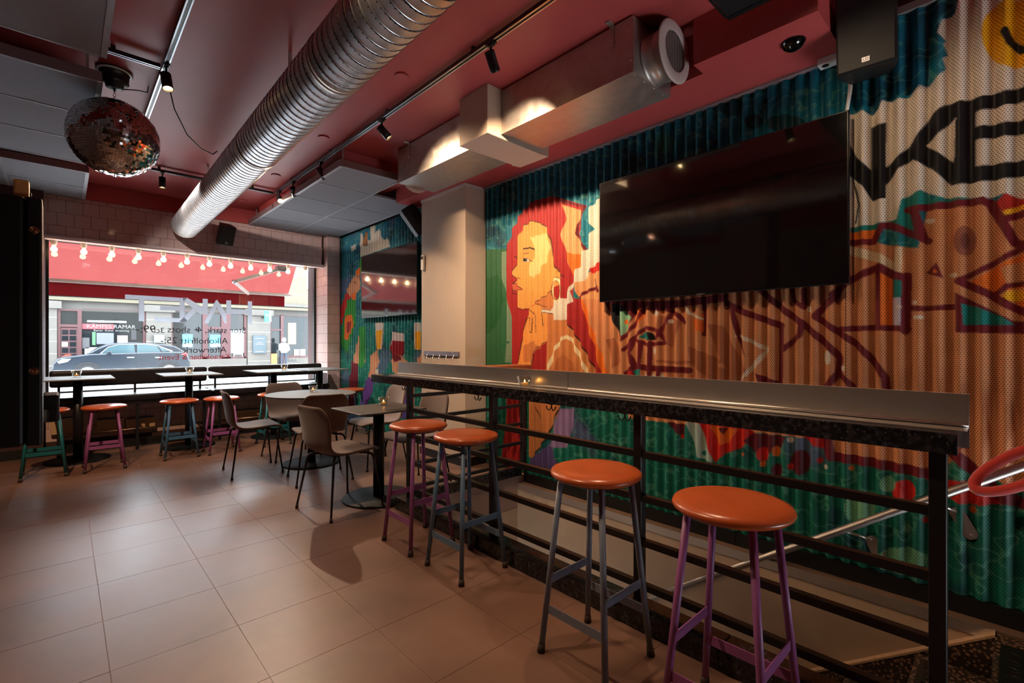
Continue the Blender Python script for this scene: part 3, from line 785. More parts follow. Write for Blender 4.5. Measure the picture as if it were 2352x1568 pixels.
# handrail on brackets
hr = thing('handrail', 'brushed steel handrail sloping down along the mural wall', 'handrail', (3.20, 1.0, 0))
def hz(y): return .7165 - .7025 * y
hp = [(0, y - 1.0, hz(y)) for y in (-.9, 2.0)]
M_rail = mat('satin_handrail', (170, 164, 158), rough=.42, metal=.95)
MB().tube(hp + [(0, 1.06, hz(2.0) - .06), (.02, 1.085, hz(2.0) - .12), (.04, 1.085, hz(2.0) - .13)], .021, 14).build('rail', M_rail, hr)
for y in (-.45, .235, .585, 1.55):
    b = MB(); z = hz(y) - .16
    b.tube([(0, y - 1.0 + .09, hz(y + .09) - .018), (.03, y - .98, z + .06), (.075, y - 1.0, z + .04)], .007, 8)
    d = Vector((0, -.45, -.89)).normalized() if y < 1.4 else Vector((0, -.45, -.89)).normalized()
    c = Vector((.082, y - 1.0 - .03, z - .01))
    pl = [(c.y + d.y * t + n * .89 * w, c.z + d.z * t - n * .45 * w) for t, n, w in ((-.075, 1, .018), (-.06, 1, .03), (.06, 1, .03), (.08, 1, .014), (.08, -1, .014), (.06, -1, .03), (-.06, -1, .03), (-.075, -1, .018))]
    b.prism(pl, .076, .084, plane='yz')
    br = b.build('bracket', M_steel, hr)
    for t in (-.058, .062):
        MB().lathe([(.007, .066), (.007, .076)], 8, (0, c.y + d.y * t, c.z + d.z * t), axis='x').build('screw', M_steel, br)
MB().tube([(.0, 1.085, hz(2.0) - .125), (.02, 1.085, hz(2.0) - .125)], .03, 16).build('end_rosette', M_steel, hr)
# red velvet cord looped over the handrail
M_velvet = mat('red_velvet', (190, 36, 22), rough=.8, sheen=.8, bump=.15, bscale=150)
vr = thing('velvet_rope', 'red velvet barrier rope looped over the steel handrail', 'rope', (3.17, .06, .65))
loop = []
for k in range(28):
    a = 2 * PI * k / 28
    y = -.06 + .16 * math.cos(a)
    loop.append((-.035 + .03 * math.sin(a), y, hz(.06 + y) - .65 + .072 * math.sin(a) + .006))
MB().tube(loop, .023, 12, closed=True).build('loop', M_velvet, vr)

# ------------------------------------------------------------------ bar: kerb, railing, counter
kerb = thing('granite_kerb', 'black granite kerb along the floor under the bar railing', 'kerb', (1.86, 1.6, 0))
for k in range(4):
    ya, yb = -.02 + k * .835 - 1.6, -.02 + (k + 1) * .835 - 1.6 - .003
    MB().box(0.006, .13, ya, yb, 0.001, .09).build('kerb_stone', M_gran, kerb, bevel=.003)
MB().box(.131, 1.38, SY1 - 1.6 - .012, SY1 - 1.6 + .03, .001, .09).build('kerb_end', M_gran, kerb, bevel=.003)
ral = thing('bar_railing', 'black steel railing of square posts and rails under the bar counter', 'railing', (RX, 1.7, 0))
PY = [.18, 1.23, 2.275, 3.27]
for y in PY:
    MB().box(0, .042, y - 1.7 - .021, y - 1.7 + .021, .091, .952).build('post', M_steelblk, ral, bevel=.003)
for z in (.775, .572, .368, .165):
    for a, b in zip(PY, PY[1:]):
        MB().box(.006, .036, a - 1.7 + .0215, b - 1.7 - .0215, z - .03, z).build('rail', M_steelblk, ral)
MB().box(1.235, 1.277, 3.27 - 1.7 - .021, 3.27 - 1.7 + .021, .091, 1.02).build('post', M_steelblk, ral, bevel=.003)
for z in (.88, .70, .525, .345, .165):
    MB().box(.0425, 1.2345, 3.27 - 1.7 - .013, 3.27 - 1.7 + .013, z - .028, z).build('end_rail', M_steelblk, ral)
bar = thing('bar_counter', 'long black granite bar ledge with a brushed steel upstand', 'counter', (1.975, 1.9, .953))
CY0, CYS, CY1 = .13, 2.03, 3.75
for a, b in ((CY0, CYS), (CYS + .002, CY1)):
    MB().box(-.088, .078, a - 1.9, b - 1.9, 0, .062).build('slab', M_gran, bar, bevel=.003)
for a, b in ((.115, 1.72), (1.723, 3.565)):
    up = MB().box(.062, .067, a - 1.9, b - 1.9, .07, .168).box(.067, .084, a - 1.9, b - 1.9, .163, .168)
    up.box(.079, .084, a - 1.9, b - 1.9, -.002, .163)
    up.box(-.03, .066, a - 1.9, b - 1.9, .0625, .066)
    up.build('upstand', M_steel, bar)
    MB().tube([(.056, a - 1.9, .073), (.056, b - 1.9, .073)], .006, 8).build('rolled_edge', M_steel, bar)
# double coat hooks under the slab
def make_hook():
    h = empty('coat_hook')
    MB().tube([(0, 0, 0), (0, 0, -.018)], .004, 8).box(-.012, .012, -.014, .014, -.002, .0).build('stem', M_steelblk, h)
    MB().tube([(-.004, -.034, -.012), (-.006, -.026, -.028), (-.004, -.014, -.034), (0, 0, -.018), (-.004, .014, -.034), (-.006, .026, -.028), (-.004, .034, -.012)], .0035, 8).build('prongs', M_steelblk, h)
    return h
hook0 = make_hook(); tag(hook0, None, 'hook')
for i, (y, lab) in enumerate(((3.24, 'black double coat hook under the far tip of the bar'), (2.35, 'black double coat hook behind the purple bar stool'), (1.73, 'black double coat hook between the two middle railing posts'), (1.27, 'black double coat hook beside the middle railing post'))):
    place(hook0, i > 0, (1.91, y, .9515), 0, lab, 'coat hooks under the bar')
# wooden shelf on the end railing
ws = thing('wooden_shelf', 'reddish wooden shelf on top of the far end railing', 'shelf', (2.68, 3.30, 1.02))
MB().box(-.58, .58, -.10, .14, .012, .05).build('board', mat('reddish_wood', (140, 74, 44), rough=.4, var=.2, vscale=6, stretch=(1, 12, 12)), ws, bevel=.003)
MB().box(-.58, .58, -.03, .03, 0, .012).build('bracket_bar', M_steelblk, ws)
M_spk = mat('black_speaker_cloth', (13, 14, 16), rough=.55, bump=.1, bscale=500)
# ------------------------------------------------------------------ suspended grey acoustic ceilings
ZP = 2.99
def acoustic(label, xs, ys, skip=(), felt=None, tee=None):
    felt = felt or M_acou; tee = tee or M_tee
    t = thing('acoustic_ceiling', label, 'ceiling panel', ((xs[0] + xs[-1]) / 2, (ys[0] + ys[-1]) / 2, ZP), 0, 'suspended grey acoustic panels')
    ox, oy = t.location[0], t.location[1]
    for i in range(len(xs) - 1):
        for j in range(len(ys) - 1):
            if (i, j) in skip: continue
            MB().box(xs[i] + .010 - ox, xs[i+1] - .010 - ox, ys[j] + .008 - oy, ys[j+1] - .008 - oy, .004, .03).build('panel', felt, t)
    for i, x in enumerate(xs):
        w = .024 if 0 < i < len(xs) - 1 else .03
        MB().box(x - w / 2 - ox, x + w / 2 - ox, ys[0] - oy, ys[-1] - oy, 0, .0038).build('main_tee', tee, t)
    for j, y in enumerate(ys):
        for i in range(len(xs) - 1):
            MB().box(xs[i] + .0155 - ox, xs[i+1] - .0155 - ox, y - .007 - oy, y + .007 - oy, .0003, .0037).build('cross_tee', tee, t)
    # perforated edge angle all round
    MB().box(xs[0] - .012 - ox, xs[0] - .009 - ox, ys[0] - .012 - oy, ys[-1] + .012 - oy, .004, .07).build('edge_angle', M_teedk, t)
    MB().box(xs[-1] + .009 - ox, xs[-1] + .012 - ox, ys[0] - .012 - oy, ys[-1] + .0 - oy, .004, .05).build('edge_angle', M_teedk, t)
    MB().box(xs[0] - .008 - ox, xs[-1] + .008 - ox, ys[0] - .012 - oy, ys[0] - .009 - oy, .004, .07).build('edge_angle', M_teedk, t)
    for x in (xs[0] + .06, xs[-1] - .06):
        for y in (ys[0] + .1, ys[-1] - .15):
            MB().box(x - .008 - ox, x + .008 - ox, y - .0015 - oy, y + .0015 - oy, .031, ZC - ZP - .001).build('hanger_strap', M_galv, t)
    return t
acoustic('grey panel ceiling hung in the far corner by the small screen', [1.965, 2.605, 3.23], [4.52, 5.17, 5.82, 6.46, 7.12, 7.68], skip={(1, 0)})
acoustic('grey panel ceiling hung behind the mirror ball', [-1.08, -.435, .175], [4.15, 4.81, 5.455, 6.13])
acoustic('grey panel ceiling hung over the left end of the window', [-1.08, -.435, .175], [6.44, 7.10, 7.68])
acoustic('dark grey panel ceiling hung at the near left edge', [-1.08, -.435, .175], [2.45, 3.12, 3.775])
acoustic('grey panel ceiling hung overhead before the soffit, coloured black as if unlit', [1.3, 1.94, 2.565], [-.25, .43, 1.07], felt=M_spk, tee=M_black)  # unlit grey panels: their shade is put in as black material

# ------------------------------------------------------------------ light tracks
M_trk = mat('black_track', (18, 18, 20), rough=.35)
def track(label, p, q, z=3.15):
    p, q = Vector((*p, z)), Vector((*q, z)); c = (p + q) / 2
    t = thing('light_track', label, 'light track', tuple(c), 0, 'ceiling light tracks')
    d = (q - p).normalized(); s = d.cross(Vector((0, 0, 1)))
    MB().bar(p - c + Vector((0, 0, .012)), q - c + Vector((0, 0, .012)), .034, .024).build('body', M_trk, t)
    for sg in (-1, 1):
        MB().bar(p - c + s * .0125 * sg + Vector((0, 0, -.002)), q - c + s * .0125 * sg + Vector((0, 0, -.002)), .008, .003).build('lip', M_alu, t)
    n = max(2, int((q - p).length / 1.2))
    for k in range(n + 1):
        a = p.lerp(q, (k + .5) / (n + 1)) - c
        MB().box(a.x - .012, a.x + .012, a.y - .012, a.y + .012, .0245, ZC - z - .0005).build('mount', M_trk, t)
    return t
track('long light track beside the steel ducts', (1.945, -.4), (1.945, 6.42))
track('light track crossing the ceiling near the window', (.53, 6.45), (1.92, 6.45))
track('light track with silver edges beside the mirror ball', (.505, .4), (.505, 6.42))
track('light track crossing the ceiling in front of the mirror ball', (-1.0, 4.02), (.48, 4.02))

# ------------------------------------------------------------------ track spotlights
M_lens = mat('lit_lamp_lens', (255, 230, 190), rough=.3, emit=(255, 214, 150), estr=7)
M_lensoff = mat('unlit_lamp_lens', (60, 56, 50), rough=.2)
def spotlight(loc, aim, label, power, lit=True, size=70, blend=.5, color=WARM):
    t = thing('track_spotlight', label, 'spotlight', loc, 0, 'track spotlights')
    MB().box(-.018, .018, -.035, .035, -.012, .0).box(-.012, .012, -.02, .02, -.022, -.012).build('adapter', M_trk, t)
    MB().tube([(0, 0, -.022), (0, 0, -.075)], .007, 10).build('stem', M_trk, t)
    d = (Vector(aim) - (Vector(loc) + Vector((0, 0, -.1)))).normalized()
    c = Vector((0, 0, -.085))
    a, b = c - d * .03, c + d * .085
    e = b - d * .016
    hd = MB().tube([a, e], .032, 22).tube([e, b], .032, 22, caps=False).tube([e, b], .0285, 22, caps=False).build('head', M_trk, t)
    MB().tube([e + d * .0005, e + d * .003], .027, 20).build('lens', M_lens if lit else M_lensoff, hd)
    if power:
        lamp_spot('spot_lamp', tuple(Vector(loc) + b + d * .004), aim, power, t, size, blend, color=color)
    return t
TZ = 3.148
spotlight((1.945, 2.27, TZ), (3.25, 2.85, 1.85), 'black track spotlight aimed at the big screen wall, nearest', SPOT_W * 1.7, size=88, blend=1.0)
spotlight((1.945, 3.67, TZ), (3.2, 3.05, 1.55), 'black track spotlight aimed past the beige column', SPOT_W * 1.0, size=120, blend=1.0)
spotlight((1.945, 4.99, TZ), (2.98, 4.45, 1.3), 'black track spotlight at the near corner of the grey ceiling', SPOT_W * .6, size=55)
spotlight((1.945, 5.80, TZ), (2.9, 6.0, 0.8), 'black track spotlight next to the dazzling one', SPOT_W * .9, size=125, blend=1.0, color=(1, .82, .66))
spotlight((1.945, 6.28, TZ), (1.35, 2.2, 0.0), 'dazzling track spotlight at the track corner facing the room', SPOT_W * 1.8, size=75)
spotlight((.505, 3.95, TZ), (.75, 3.0, 0.0), 'lit black spotlight hanging right of the mirror ball', SPOT_W * .8, size=95, blend=.9)
spotlight((.79, 6.45, TZ), (.79, 6.40, 0.0), 'black downward spotlight on the cross track near the window', SPOT_W * .5, size=135, blend=.9, color=(1, .86, .74))
spotlight((.505, 5.55, TZ), (2.6, 7.3, 1.2), 'added black spotlight hidden behind the mirror ball, brightening the window tables', SPOT_W * 1.3, size=100, blend=.8, color=(1, .88, .8))  # unseen lamp, added to brighten the window end
spotlight((-.62, 4.02, TZ), (.62, 7.62, .35), 'warm spotlight at the left edge aimed under the window bench', SPOT_W * 2.2, size=62, blend=.7, color=(1.0, .62, .36))
# further lamps of the same tracks, behind and above the viewer
spotlight((.505, 1.9, TZ), (1.3, 1.05, 0.5), 'lit black spotlight on the silver edged track overhead', SPOT_W * .8, size=110, blend=1.0)
spotlight((1.945, 1.35, TZ), (1.58, .92, 0.7), 'lit black spotlight on the long track aimed at the near bar stools', SPOT_W * .5, size=62, blend=.9)
spotlight((1.945, .75, TZ), (3.28, .35, 1.3), 'lit black spotlight on the long track above the near stool', SPOT_W * .5, size=105, blend=.8)

# ceiling junction covers
for y, lab in ((3.06, 'round red cover plate on the ceiling, nearest of its row'), (4.47, 'round red cover plate on the ceiling, second from the viewer'), (5.85, 'round red cover plate on the ceiling, third from the viewer'), (7.2, 'round red cover plate on the ceiling, nearest the window')):
    t = thing('ceiling_cover', lab, 'cover plate', (1.775, y, ZC), 0, 'round ceiling cover plates')
    MB().lathe([(.05, -.0005), (.05, -.008), (.046, -.011)], 28).build('plate', M_red, t)
    for s in (-1, 1): MB().lathe([(.004, -.0112), (.004, -.0125)], 8, (.02 * s, -.03 * s, 0)).build('screw', M_black, t)
for (x, y, lab) in ((-.16, 4.1, 'pale round ceiling cover left of the mirror ball motor'), (.02, 3.97, 'pale round ceiling cover above the track')):
    t = tag(MB().lathe([(.06, -.0005), (.06, -.007), (.05, -.012)], 24, (0, 0, 0)).build('ceiling_cover', mat('pale_cover', (190, 160, 150), rough=.5)), lab, 'cover plate', 'pale ceiling covers')
    t.location = (x, y, ZC)

# ------------------------------------------------------------------ perforated spiral duct
def duct_material():
    m = bpy.data.materials.new('spiral_duct_steel'); m.use_nodes = True; nt = m.node_tree; b = nt.nodes['Principled BSDF']; L = nt.links
    tc = nt.nodes.new('ShaderNodeTexCoord'); sp = nt.nodes.new('ShaderNodeSeparateXYZ'); L.new(tc.outputs['Object'], sp.inputs[0])
    def mth(op, a, b_=None):
        n = nt.nodes.new('ShaderNodeMath'); n.operation = op
        for i, q in enumerate((a, b_)):
            if q is None: continue
            if isinstance(q, (int, float)): n.inputs[i].default_value = q
            else: L.new(q, n.inputs[i])
        return n.outputs[0]
    ang = mth('ARCTAN2', sp.outputs['Z'], sp.outputs['X'])
    v = mth('MULTIPLY', sp.outputs['Y'], 1 / .0645); par = mth('MULTIPLY', mth('MODULO', mth('ADD', mth('FLOOR', v), 1000), 2), .5)
    u = mth('ADD', mth('MULTIPLY', ang, 40 / 6.28318), par)
    fu = mth('MULTIPLY', mth('SUBTRACT', mth('FRACT', mth('ADD', u, 1000)), .5), .0247); fv = mth('MULTIPLY', mth('SUBTRACT', mth('FRACT', mth('ADD', v, 1000)), .5), .0645)
    d2 = mth('ADD', mth('MULTIPLY', fu, fu), mth('MULTIPLY', fv, fv))
    dot = mth('LESS_THAN', d2, .0034 ** 2)
    nz = nt.nodes.new('ShaderNodeTexNoise'); nz.inputs['Scale'].default_value = 9; L.new(tc.outputs['Object'], nz.inputs['Vector'])
    r = nt.nodes.new('ShaderNodeValToRGB'); r.color_ramp.elements[0].color = (*lin((176, 176, 180)), 1); r.color_ramp.elements[1].color = (*lin((214, 214, 216)), 1); L.new(nz.outputs['Fac'], r.inputs[0])
    mx = nt.nodes.new('ShaderNodeMixRGB'); L.new(dot, mx.inputs[0]); L.new(r.outputs[0], mx.inputs[1]); mx.inputs[2].default_value = (.004, .004, .004, 1)
    L.new(mx.outputs[0], b.inputs['Base Color']); b.inputs['Metallic'].default_value = 1; b.inputs['Roughness'].default_value = .36
    MATS['duct'] = m; return m
M_duct = duct_material()
M_duct_dk = mat('duct_seam_shadow_gap', (46, 40, 38), rough=.6, metal=.6)
DA, DB = Vector((1.0587, 1.5, 2.789)), Vector((1.152, 7.0, 2.804))
dd = (DB - DA) / 5.5
def dpt(y): return DA + dd * (y - 1.5)
R_D = .1575
duct = thing('spiral_duct', 'big perforated spiral air duct in ribbed galvanised steel', 'air duct', tuple(dpt(4.5)))
rotd = Vector((0, 1, 0)).rotation_difference(dd.normalized())
def duct_section(ya, yb, seed):
    prof = []; y = ya; P_ = .0645
    prof.append((R_D, ya - 4.5))
    k = 0
    while y + P_ < yb:
        e = y + P_; w = .0045 if k % 2 == 0 else .0024; dp = .014 if k % 2 == 0 else .009
        prof += [(R_D, e - w - .002 - 4.5), (R_D + .0025, e - w - 4.5), (R_D - dp, e - w * .8 - 4.5), (R_D - dp, e + w * .8 - 4.5), (R_D + .0025, e + w - 4.5), (R_D, e + w + .002 - 4.5)]
        y = e; k += 1
    prof.append((R_D, yb - 4.5))
    # drawn as a wave of revolution; slightly skewed so the ribs spiral
    n = 64; m = MB(); m.nomerge = True
    for i in range(len(prof) - 1):
        b = len(m.v)
        for (r, h) in (prof[i], prof[i + 1]):
            for q in range(n):
                a = 2 * PI * q / n
                m.v.append((r * math.cos(a), h + .008 * math.cos(a + seed), r * math.sin(a)))
        for q in range(n):
            q2 = (q + 1) % n
            m.f.append((b + q, b + n + q, b + n + q2, b + q2)); m.sm.append(True)
    o = m.build('duct_section', M_duct, duct)
    o.rotation_mode = 'QUATERNION'; o.rotation_quaternion = rotd
    return o
secs = [(-1.6, 2.52), (2.545, 4.05), (4.075, 7.40)]
for k, (a, b) in enumerate(secs): duct_section(a, b, k * .4)
for y in (2.5325, 4.0625):
    o = MB().lathe([(R_D - .002, y - .03 - 4.5), (R_D + .004, y - .028 - 4.5), (R_D + .004, y - .003 - 4.5), (R_D - .008, y - 4.5), (R_D + .004, y + .003 - 4.5), (R_D + .004, y + .028 - 4.5), (R_D - .002, y + .03 - 4.5)], 60, axis='y').build('coupling', M_galv, duct)
    o.rotation_mode = 'QUATERNION'; o.rotation_quaternion = rotd
o = MB().lathe([(0, 7.47 - 4.5), (.12, 7.468 - 4.5), (R_D - .004, 7.465 - 4.5), (R_D + .002, 7.455 - 4.5), (R_D + .002, 7.39 - 4.5), (R_D, 7.385 - 4.5)][::-1], 60, axis='y').build('end_cap', M_galv, duct)
o.rotation_mode = 'QUATERNION'; o.rotation_quaternion = rotd
for y in (.6, 3.3, 6.0):
    p = dpt(y) - dpt(4.5)
    MB().box(p.x - .012, p.x + .012, p.y - .001, p.y + .001, p.z + R_D + .003, ZC - dpt(4.5).z - .0005).build('hanger_strap', M_galv, duct)

# ------------------------------------------------------------------ rectangular steel duct boxes
def duct_box(label, ya, yb, ring_y, ring_dir, screws_y):
    cx, cy, cz = 2.635, (ya + yb) / 2, 3.03
    t = thing('steel_duct_box', label, 'air duct', (cx, cy, cz), 0, 'rectangular steel duct boxes')
    MB().box(2.42 - cx, 2.85 - cx, ya - cy, yb - cy, 2.86 - cz, ZC - .012 - cz).build('body', M_galv, t, bevel=.003)
    MB().box(2.415 - cx, 2.4195 - cx, ya - cy, yb - cy, 2.856 - cz, 2.872 - cz).build('folded_seam', M_galv, t)
    ye = ring_y[0] - cy
    s = ring_dir
    c = (2.635 - cx, 0, 3.0 - cz)
    R1 = .142
    co = MB().lathe([(R1 + .006, ye + s * .0005), (R1 + .006, ye + s * .008), (R1, ye + s * .01), (R1, ye + s * .07), (R1 + .004, ye + s * .075), (R1, ye + s * .08), (R1, ye + s * (ring_y[1] - .002))], 48, c, axis='y').build('collar', M_galv, t)
    y2 = ye + s * ring_y[1]
    rg = MB().lathe([(R1 - .025, y2), (R1 + .038, y2), (R1 + .04, y2 + s * .006), (R1 + .03, y2 + s * .012), (R1 - .022, y2 + s * .014), (R1 - .025, y2 + s * .012), (R1 - .025, y2)], 56, c, axis='y').build('grille_ring', mat('pale_grille_ring', (196, 176, 168), rough=.45), t)
    g = MB(); rr = R1 - .024
    for k in range(-11, 12):
        x = k * .0105; h = math.sqrt(max(0, rr * rr - x * x))
        if h > .01:
            g.bar((c[0] + x, y2 + s * .004, c[2] - h), (c[0] + x, y2 + s * .004, c[2] + h), .0016, .0016, up=(0, 1, 0))
            g.bar((c[0] - h, y2 + s * .005, c[2] + x), (c[0] + h, y2 + s * .005, c[2] + x), .0016, .0016, up=(0, 1, 0))
    go = g.build('grille_mesh', mat('grille_wire', (70, 62, 56), rough=.4, metal=.8), rg); go['kind'] = 'stuff'
    MB().lathe([(0, y2 - s * .02), (rr, y2 - s * .02)], 32, c, axis='y').build('grille_back', M_black, rg)
    for y in screws_y:
        b = MB().box(2.4145 - cx, 2.4192 - cx, y - .016 - cy, y + .016 - cy, 3.06 - cz, ZC - cz - .0005).box(2.37 - cx, 2.4144 - cx, y - .016 - cy, y + .016 - cy, ZC - cz - .005, ZC - cz - .0005).build('mounting_bracket', M_galv, t)
        for z in (3.075, 3.10): MB().lathe([(.0045, 2.4143 - cx), (.003, 2.411 - cx)], 8, (0, y - cy, z - cz), axis='x').build('screw', M_steel, b)
    e = ya if ring_dir < 0 else yb
    ii = -ring_dir
    for k in range(4):
        x = 2.46 + k * .11
        MB().lathe([(.005, 2.8598 - cz), (.003, 2.857 - cz)], 8, (x - cx, e + ii * .02 - cy, 0)).build('screw', M_steel, t)
    for z in (2.93, 3.06): MB().lathe([(.005, 2.4198 - cx), (.003, 2.417 - cx)], 8, (0, e + ii * .018 - cy, z - cz), axis='x').build('screw', M_steel, t)
    return t
duct_box('rectangular steel duct box with round grille, nearer the viewer', 1.55, 2.70, (1.55, .135), -1, (1.70,))
duct_box('rectangular steel duct box beyond the beige beam, above the column', 3.055, 4.24, (4.24, .02), 1, (4.03,))

# ------------------------------------------------------------------ mirror ball
BX, BY, BZ, BR = 0, 0, 0, 0
bx, by, _ = on_z(263, 163, ZC)
BZ, BR = 2.725, .262
ball = thing('mirror_ball', 'large mirror ball hanging from a black ceiling motor', 'mirror ball', (bx, by, BZ))
M_mirror = mat('mirror_chip', (215, 212, 210), rough=.05, metal=1.0)
mt = MB(); rnd = random.Random(3)
nr = 50
for i in range(nr):
    a0, a1 = PI * i / nr, PI * (i + 1) / nr
    am = (a0 + a1) / 2
    n = max(6, int(2 * PI * BR * math.sin(am) / (BR * PI / nr)))
    for k in range(n):
        p0, p1 = 2 * PI * k / n, 2 * PI * (k + 1) / n; pm = (p0 + p1) / 2
        g0 = .0006 / BR
        tx, tz = rnd.gauss(0, .07), rnd.gauss(0, .07)
        nv = Vector((math.sin(am) * math.cos(pm), math.sin(am) * math.sin(pm), math.cos(am)))
        e1 = Vector((math.cos(am) * math.cos(pm), math.cos(am) * math.sin(pm), -math.sin(am))); e2 = Vector((-math.sin(pm), math.cos(pm), 0))
        h1 = BR * (a1 - a0) / 2 - .0005; h2 = BR * math.sin(am) * (p1 - p0) / 2 - .0005
        c = nv * BR
        q = []
        for (s1, s2) in ((-1, -1), (1, -1), (1, 1), (-1, 1)):
            q.append(c + e1 * h1 * s1 + e2 * h2 * s2 + nv * (tx * h1 * s1 + tz * h2 * s2))
        b = len(mt.v); mt.v += [tuple(x) for x in q]; mt.f.append((b, b+1, b+2, b+3)); mt.sm.append(False)
mo = mt.build('mirror_chips', M_mirror, ball); mo['kind'] = 'stuff'
MB().lathe([(0, -BR + .003)] + [((BR - .003) * math.sin(PI * k / 24), -(BR - .003) * math.cos(PI * k / 24)) for k in range(1, 24)] + [(0, BR - .003)], 32).build('core', M_black, ball)
MB().lathe([(.0, BR - .002), (.02, BR - .002), (.016, BR + .012), (.004, BR + .014)][::-1], 16).build('hanger_cap', M_steel, ball)
for k in range(3):
    z = BR + .02 + k * .022
    pts = [(.007 * math.cos(a) if k % 2 else 0, .007 * math.cos(a) if not k % 2 else 0, z + .013 * math.sin(a)) for a in [2 * PI * q / 14 for q in range(14)]]
    MB().tube(pts, .0022, 6, closed=True).build('chain_link', M_steel, ball)
MB().tube([(0, 0, -BR - .018), (0, 0, -BR + .003)], .003, 6).build('bottom_pin', M_black, ball)
mz = ZC - BZ
mot = MB().lathe([(.10, mz - .001), (.105, mz - .012), (.085, mz - .02), (.08, mz - .075), (.084, mz - .078), (.055, mz - .085), (.05, mz - .12), (.03, mz - .128), (.008, mz - .128), (.006, mz - .15)], 32).build('motor', M_black, ball)
MB().lathe([(.1052, mz - .0125), (.09, mz - .0185)], 32).build('motor_rim', M_white, mot)
MB().tube([(.05, .03, mz - .10), (.14, .02, mz - .08), (.19, .04, mz - .07), (.20, .08, mz - .004)], .004, 6).build('cord', M_black, ball)
cord = MB().tube([(.53, 3.98, 3.0), (.56, 4.02, 2.9), (.66, 4.18, 2.80), (.78, 4.34, 2.775), (.88, 4.47, 2.80), (.925, 4.55, 2.86)], .004, 6).build('power_cord', M_black)
tag(cord, 'thin black cord drooping from a spotlight to the spiral duct', 'cord')

# ------------------------------------------------------------------ speakers
def speaker(label, loc, yaw, tilt, w, h, d, badge=True):
    t = thing('wall_speaker', label, 'speaker', loc, yaw, 'wall speakers')
    T = Matrix.Rotation(tilt, 4, 'X')
    b = MB().prism([(-w/2, -d/2), (w/2, -d/2), (w/2 * 1.0, -d * .1), (w * .34, d/2), (-w * .34, d/2), (-w/2 * 1.0, -d * .1)], -h/2, h/2, plane='xy')
    o = b.build('cabinet', M_black, t, bevel=.006); o.matrix_local = T
    o2 = MB().box(-w/2 + .006, w/2 - .006, -d/2 - .008, -d/2 - .0005, -h/2 + .006, h/2 - .006).build('front_cloth', M_spk, t, bevel=.004); o2.matrix_local = T
    if badge:
        o3 = MB().box(-.016, .016, -d/2 - .0105, -d/2 - .0085, -h/2 + .03, -h/2 + .052).build('badge', mat('badge_plate', (190, 190, 195), rough=.3, metal=.8), o2)
        o4 = text('badge_lettering', 'LD', (0, -d/2 - .011, -h/2 + .041), .020, (PI/2, 0, 0), M_black, o2)
    MB().box(-.02, .02, d * .3, d/2 + .05, -.02, .02).build('bracket', M_steelblk, t)
    return t
sp1 = speaker('small black speaker on the tiled lintel, below the duct end', (1.62, 7.50, 2.77), math.radians(10), math.radians(26), .19, .27, .17)
sp2 = speaker('black speaker beside the column, tilted down over the small screen', (3.10, 5.02, 2.76), math.radians(-115), math.radians(36), .19, .34, .18)
sp3 = speaker('large black speaker by the near end of the soffit', (3.08, .56, 2.90), math.radians(-84), math.radians(8), .25, .40, .22)

# small fittings near the soffit
o = tag(MB().lathe([(.062, -.0005), (.062, -.004), (.045, -.03), (.02, -.045), (0, -.048)], 28).build('soffit_downlight', mat('black_gloss_glass', (8, 9, 9), rough=.08)), 'black glossy dome camera set in the red soffit', 'dome camera'); o.location = (2.92, .863, ZS)
cb = thing('socket_box', 'small white socket box under the soffit end', 'socket', (3.225, .765, 2.905))
MB().box(-.03, .045, -.055, .055, -.018, .021).build('housing', M_white, cb, bevel=.004)
MB().lathe([(.018, -.0195), (.018, -.0185)], 16, (0, .02, 0)).build('outlet', M_black, cb)
o = tag(MB().tube([(3.245, .665, 2.88), (3.25, .672, 2.72), (3.25, .692, 2.57)], .008, 10).tube([(3.262, .66, 2.88), (3.262, .668, 2.72), (3.262, .69, 2.57)], .006, 8).build('cable_conduit', mat('ivory_plastic', (205, 190, 175), rough=.5)), 'ivory cable conduit running down to the big screen', 'conduit')

# ------------------------------------------------------------------ screens
M_scr = mat('black_screen', (5, 5, 6), rough=.05, spec=1.0, coat=1.0)
M_bez = mat('dark_bezel', (16, 16, 18), rough=.3)
def tv(label, x, y0, y1, z0, z1, tilt=0):
    t = thing('wall_tv', label, 'television', (x, (y0 + y1) / 2, z0), 0, 'wall mounted screens')
    w, h = (y1 - y0) / 2, z1 - z0
    MB().box(0, .03, -w, w, 0, h).build('back_shell', M_bez, t, bevel=.004)
    MB().box(-.003, -.0005, -w + .008, w - .008, .012, h - .008).build('screen', M_scr, t)
    MB().box(-.006, -.0032, -.03, .03, .002, .008).build('logo_bar', M_alu, t)
    MB().box(.0305, 3.27 - x, -.2, .2, h * .3, h * .7).build('wall_mount', M_steelblk, t)
    return t
tv('very large black screen hung on the woman mural', 3.20, .666, 2.372, 1.611, 2.583)
tv('smaller black screen hung in the far corner, mirroring the window', 3.215, 5.165, 6.69, 1.642, 2.552)
o = tag(MB().tube([(3.24, .655, 2.2), (3.25, .63, 2.05), (3.25, .645, 1.95)], .003, 6).build('screen_cable', M_black), 'thin black cable looping beside the big screen', 'cable')

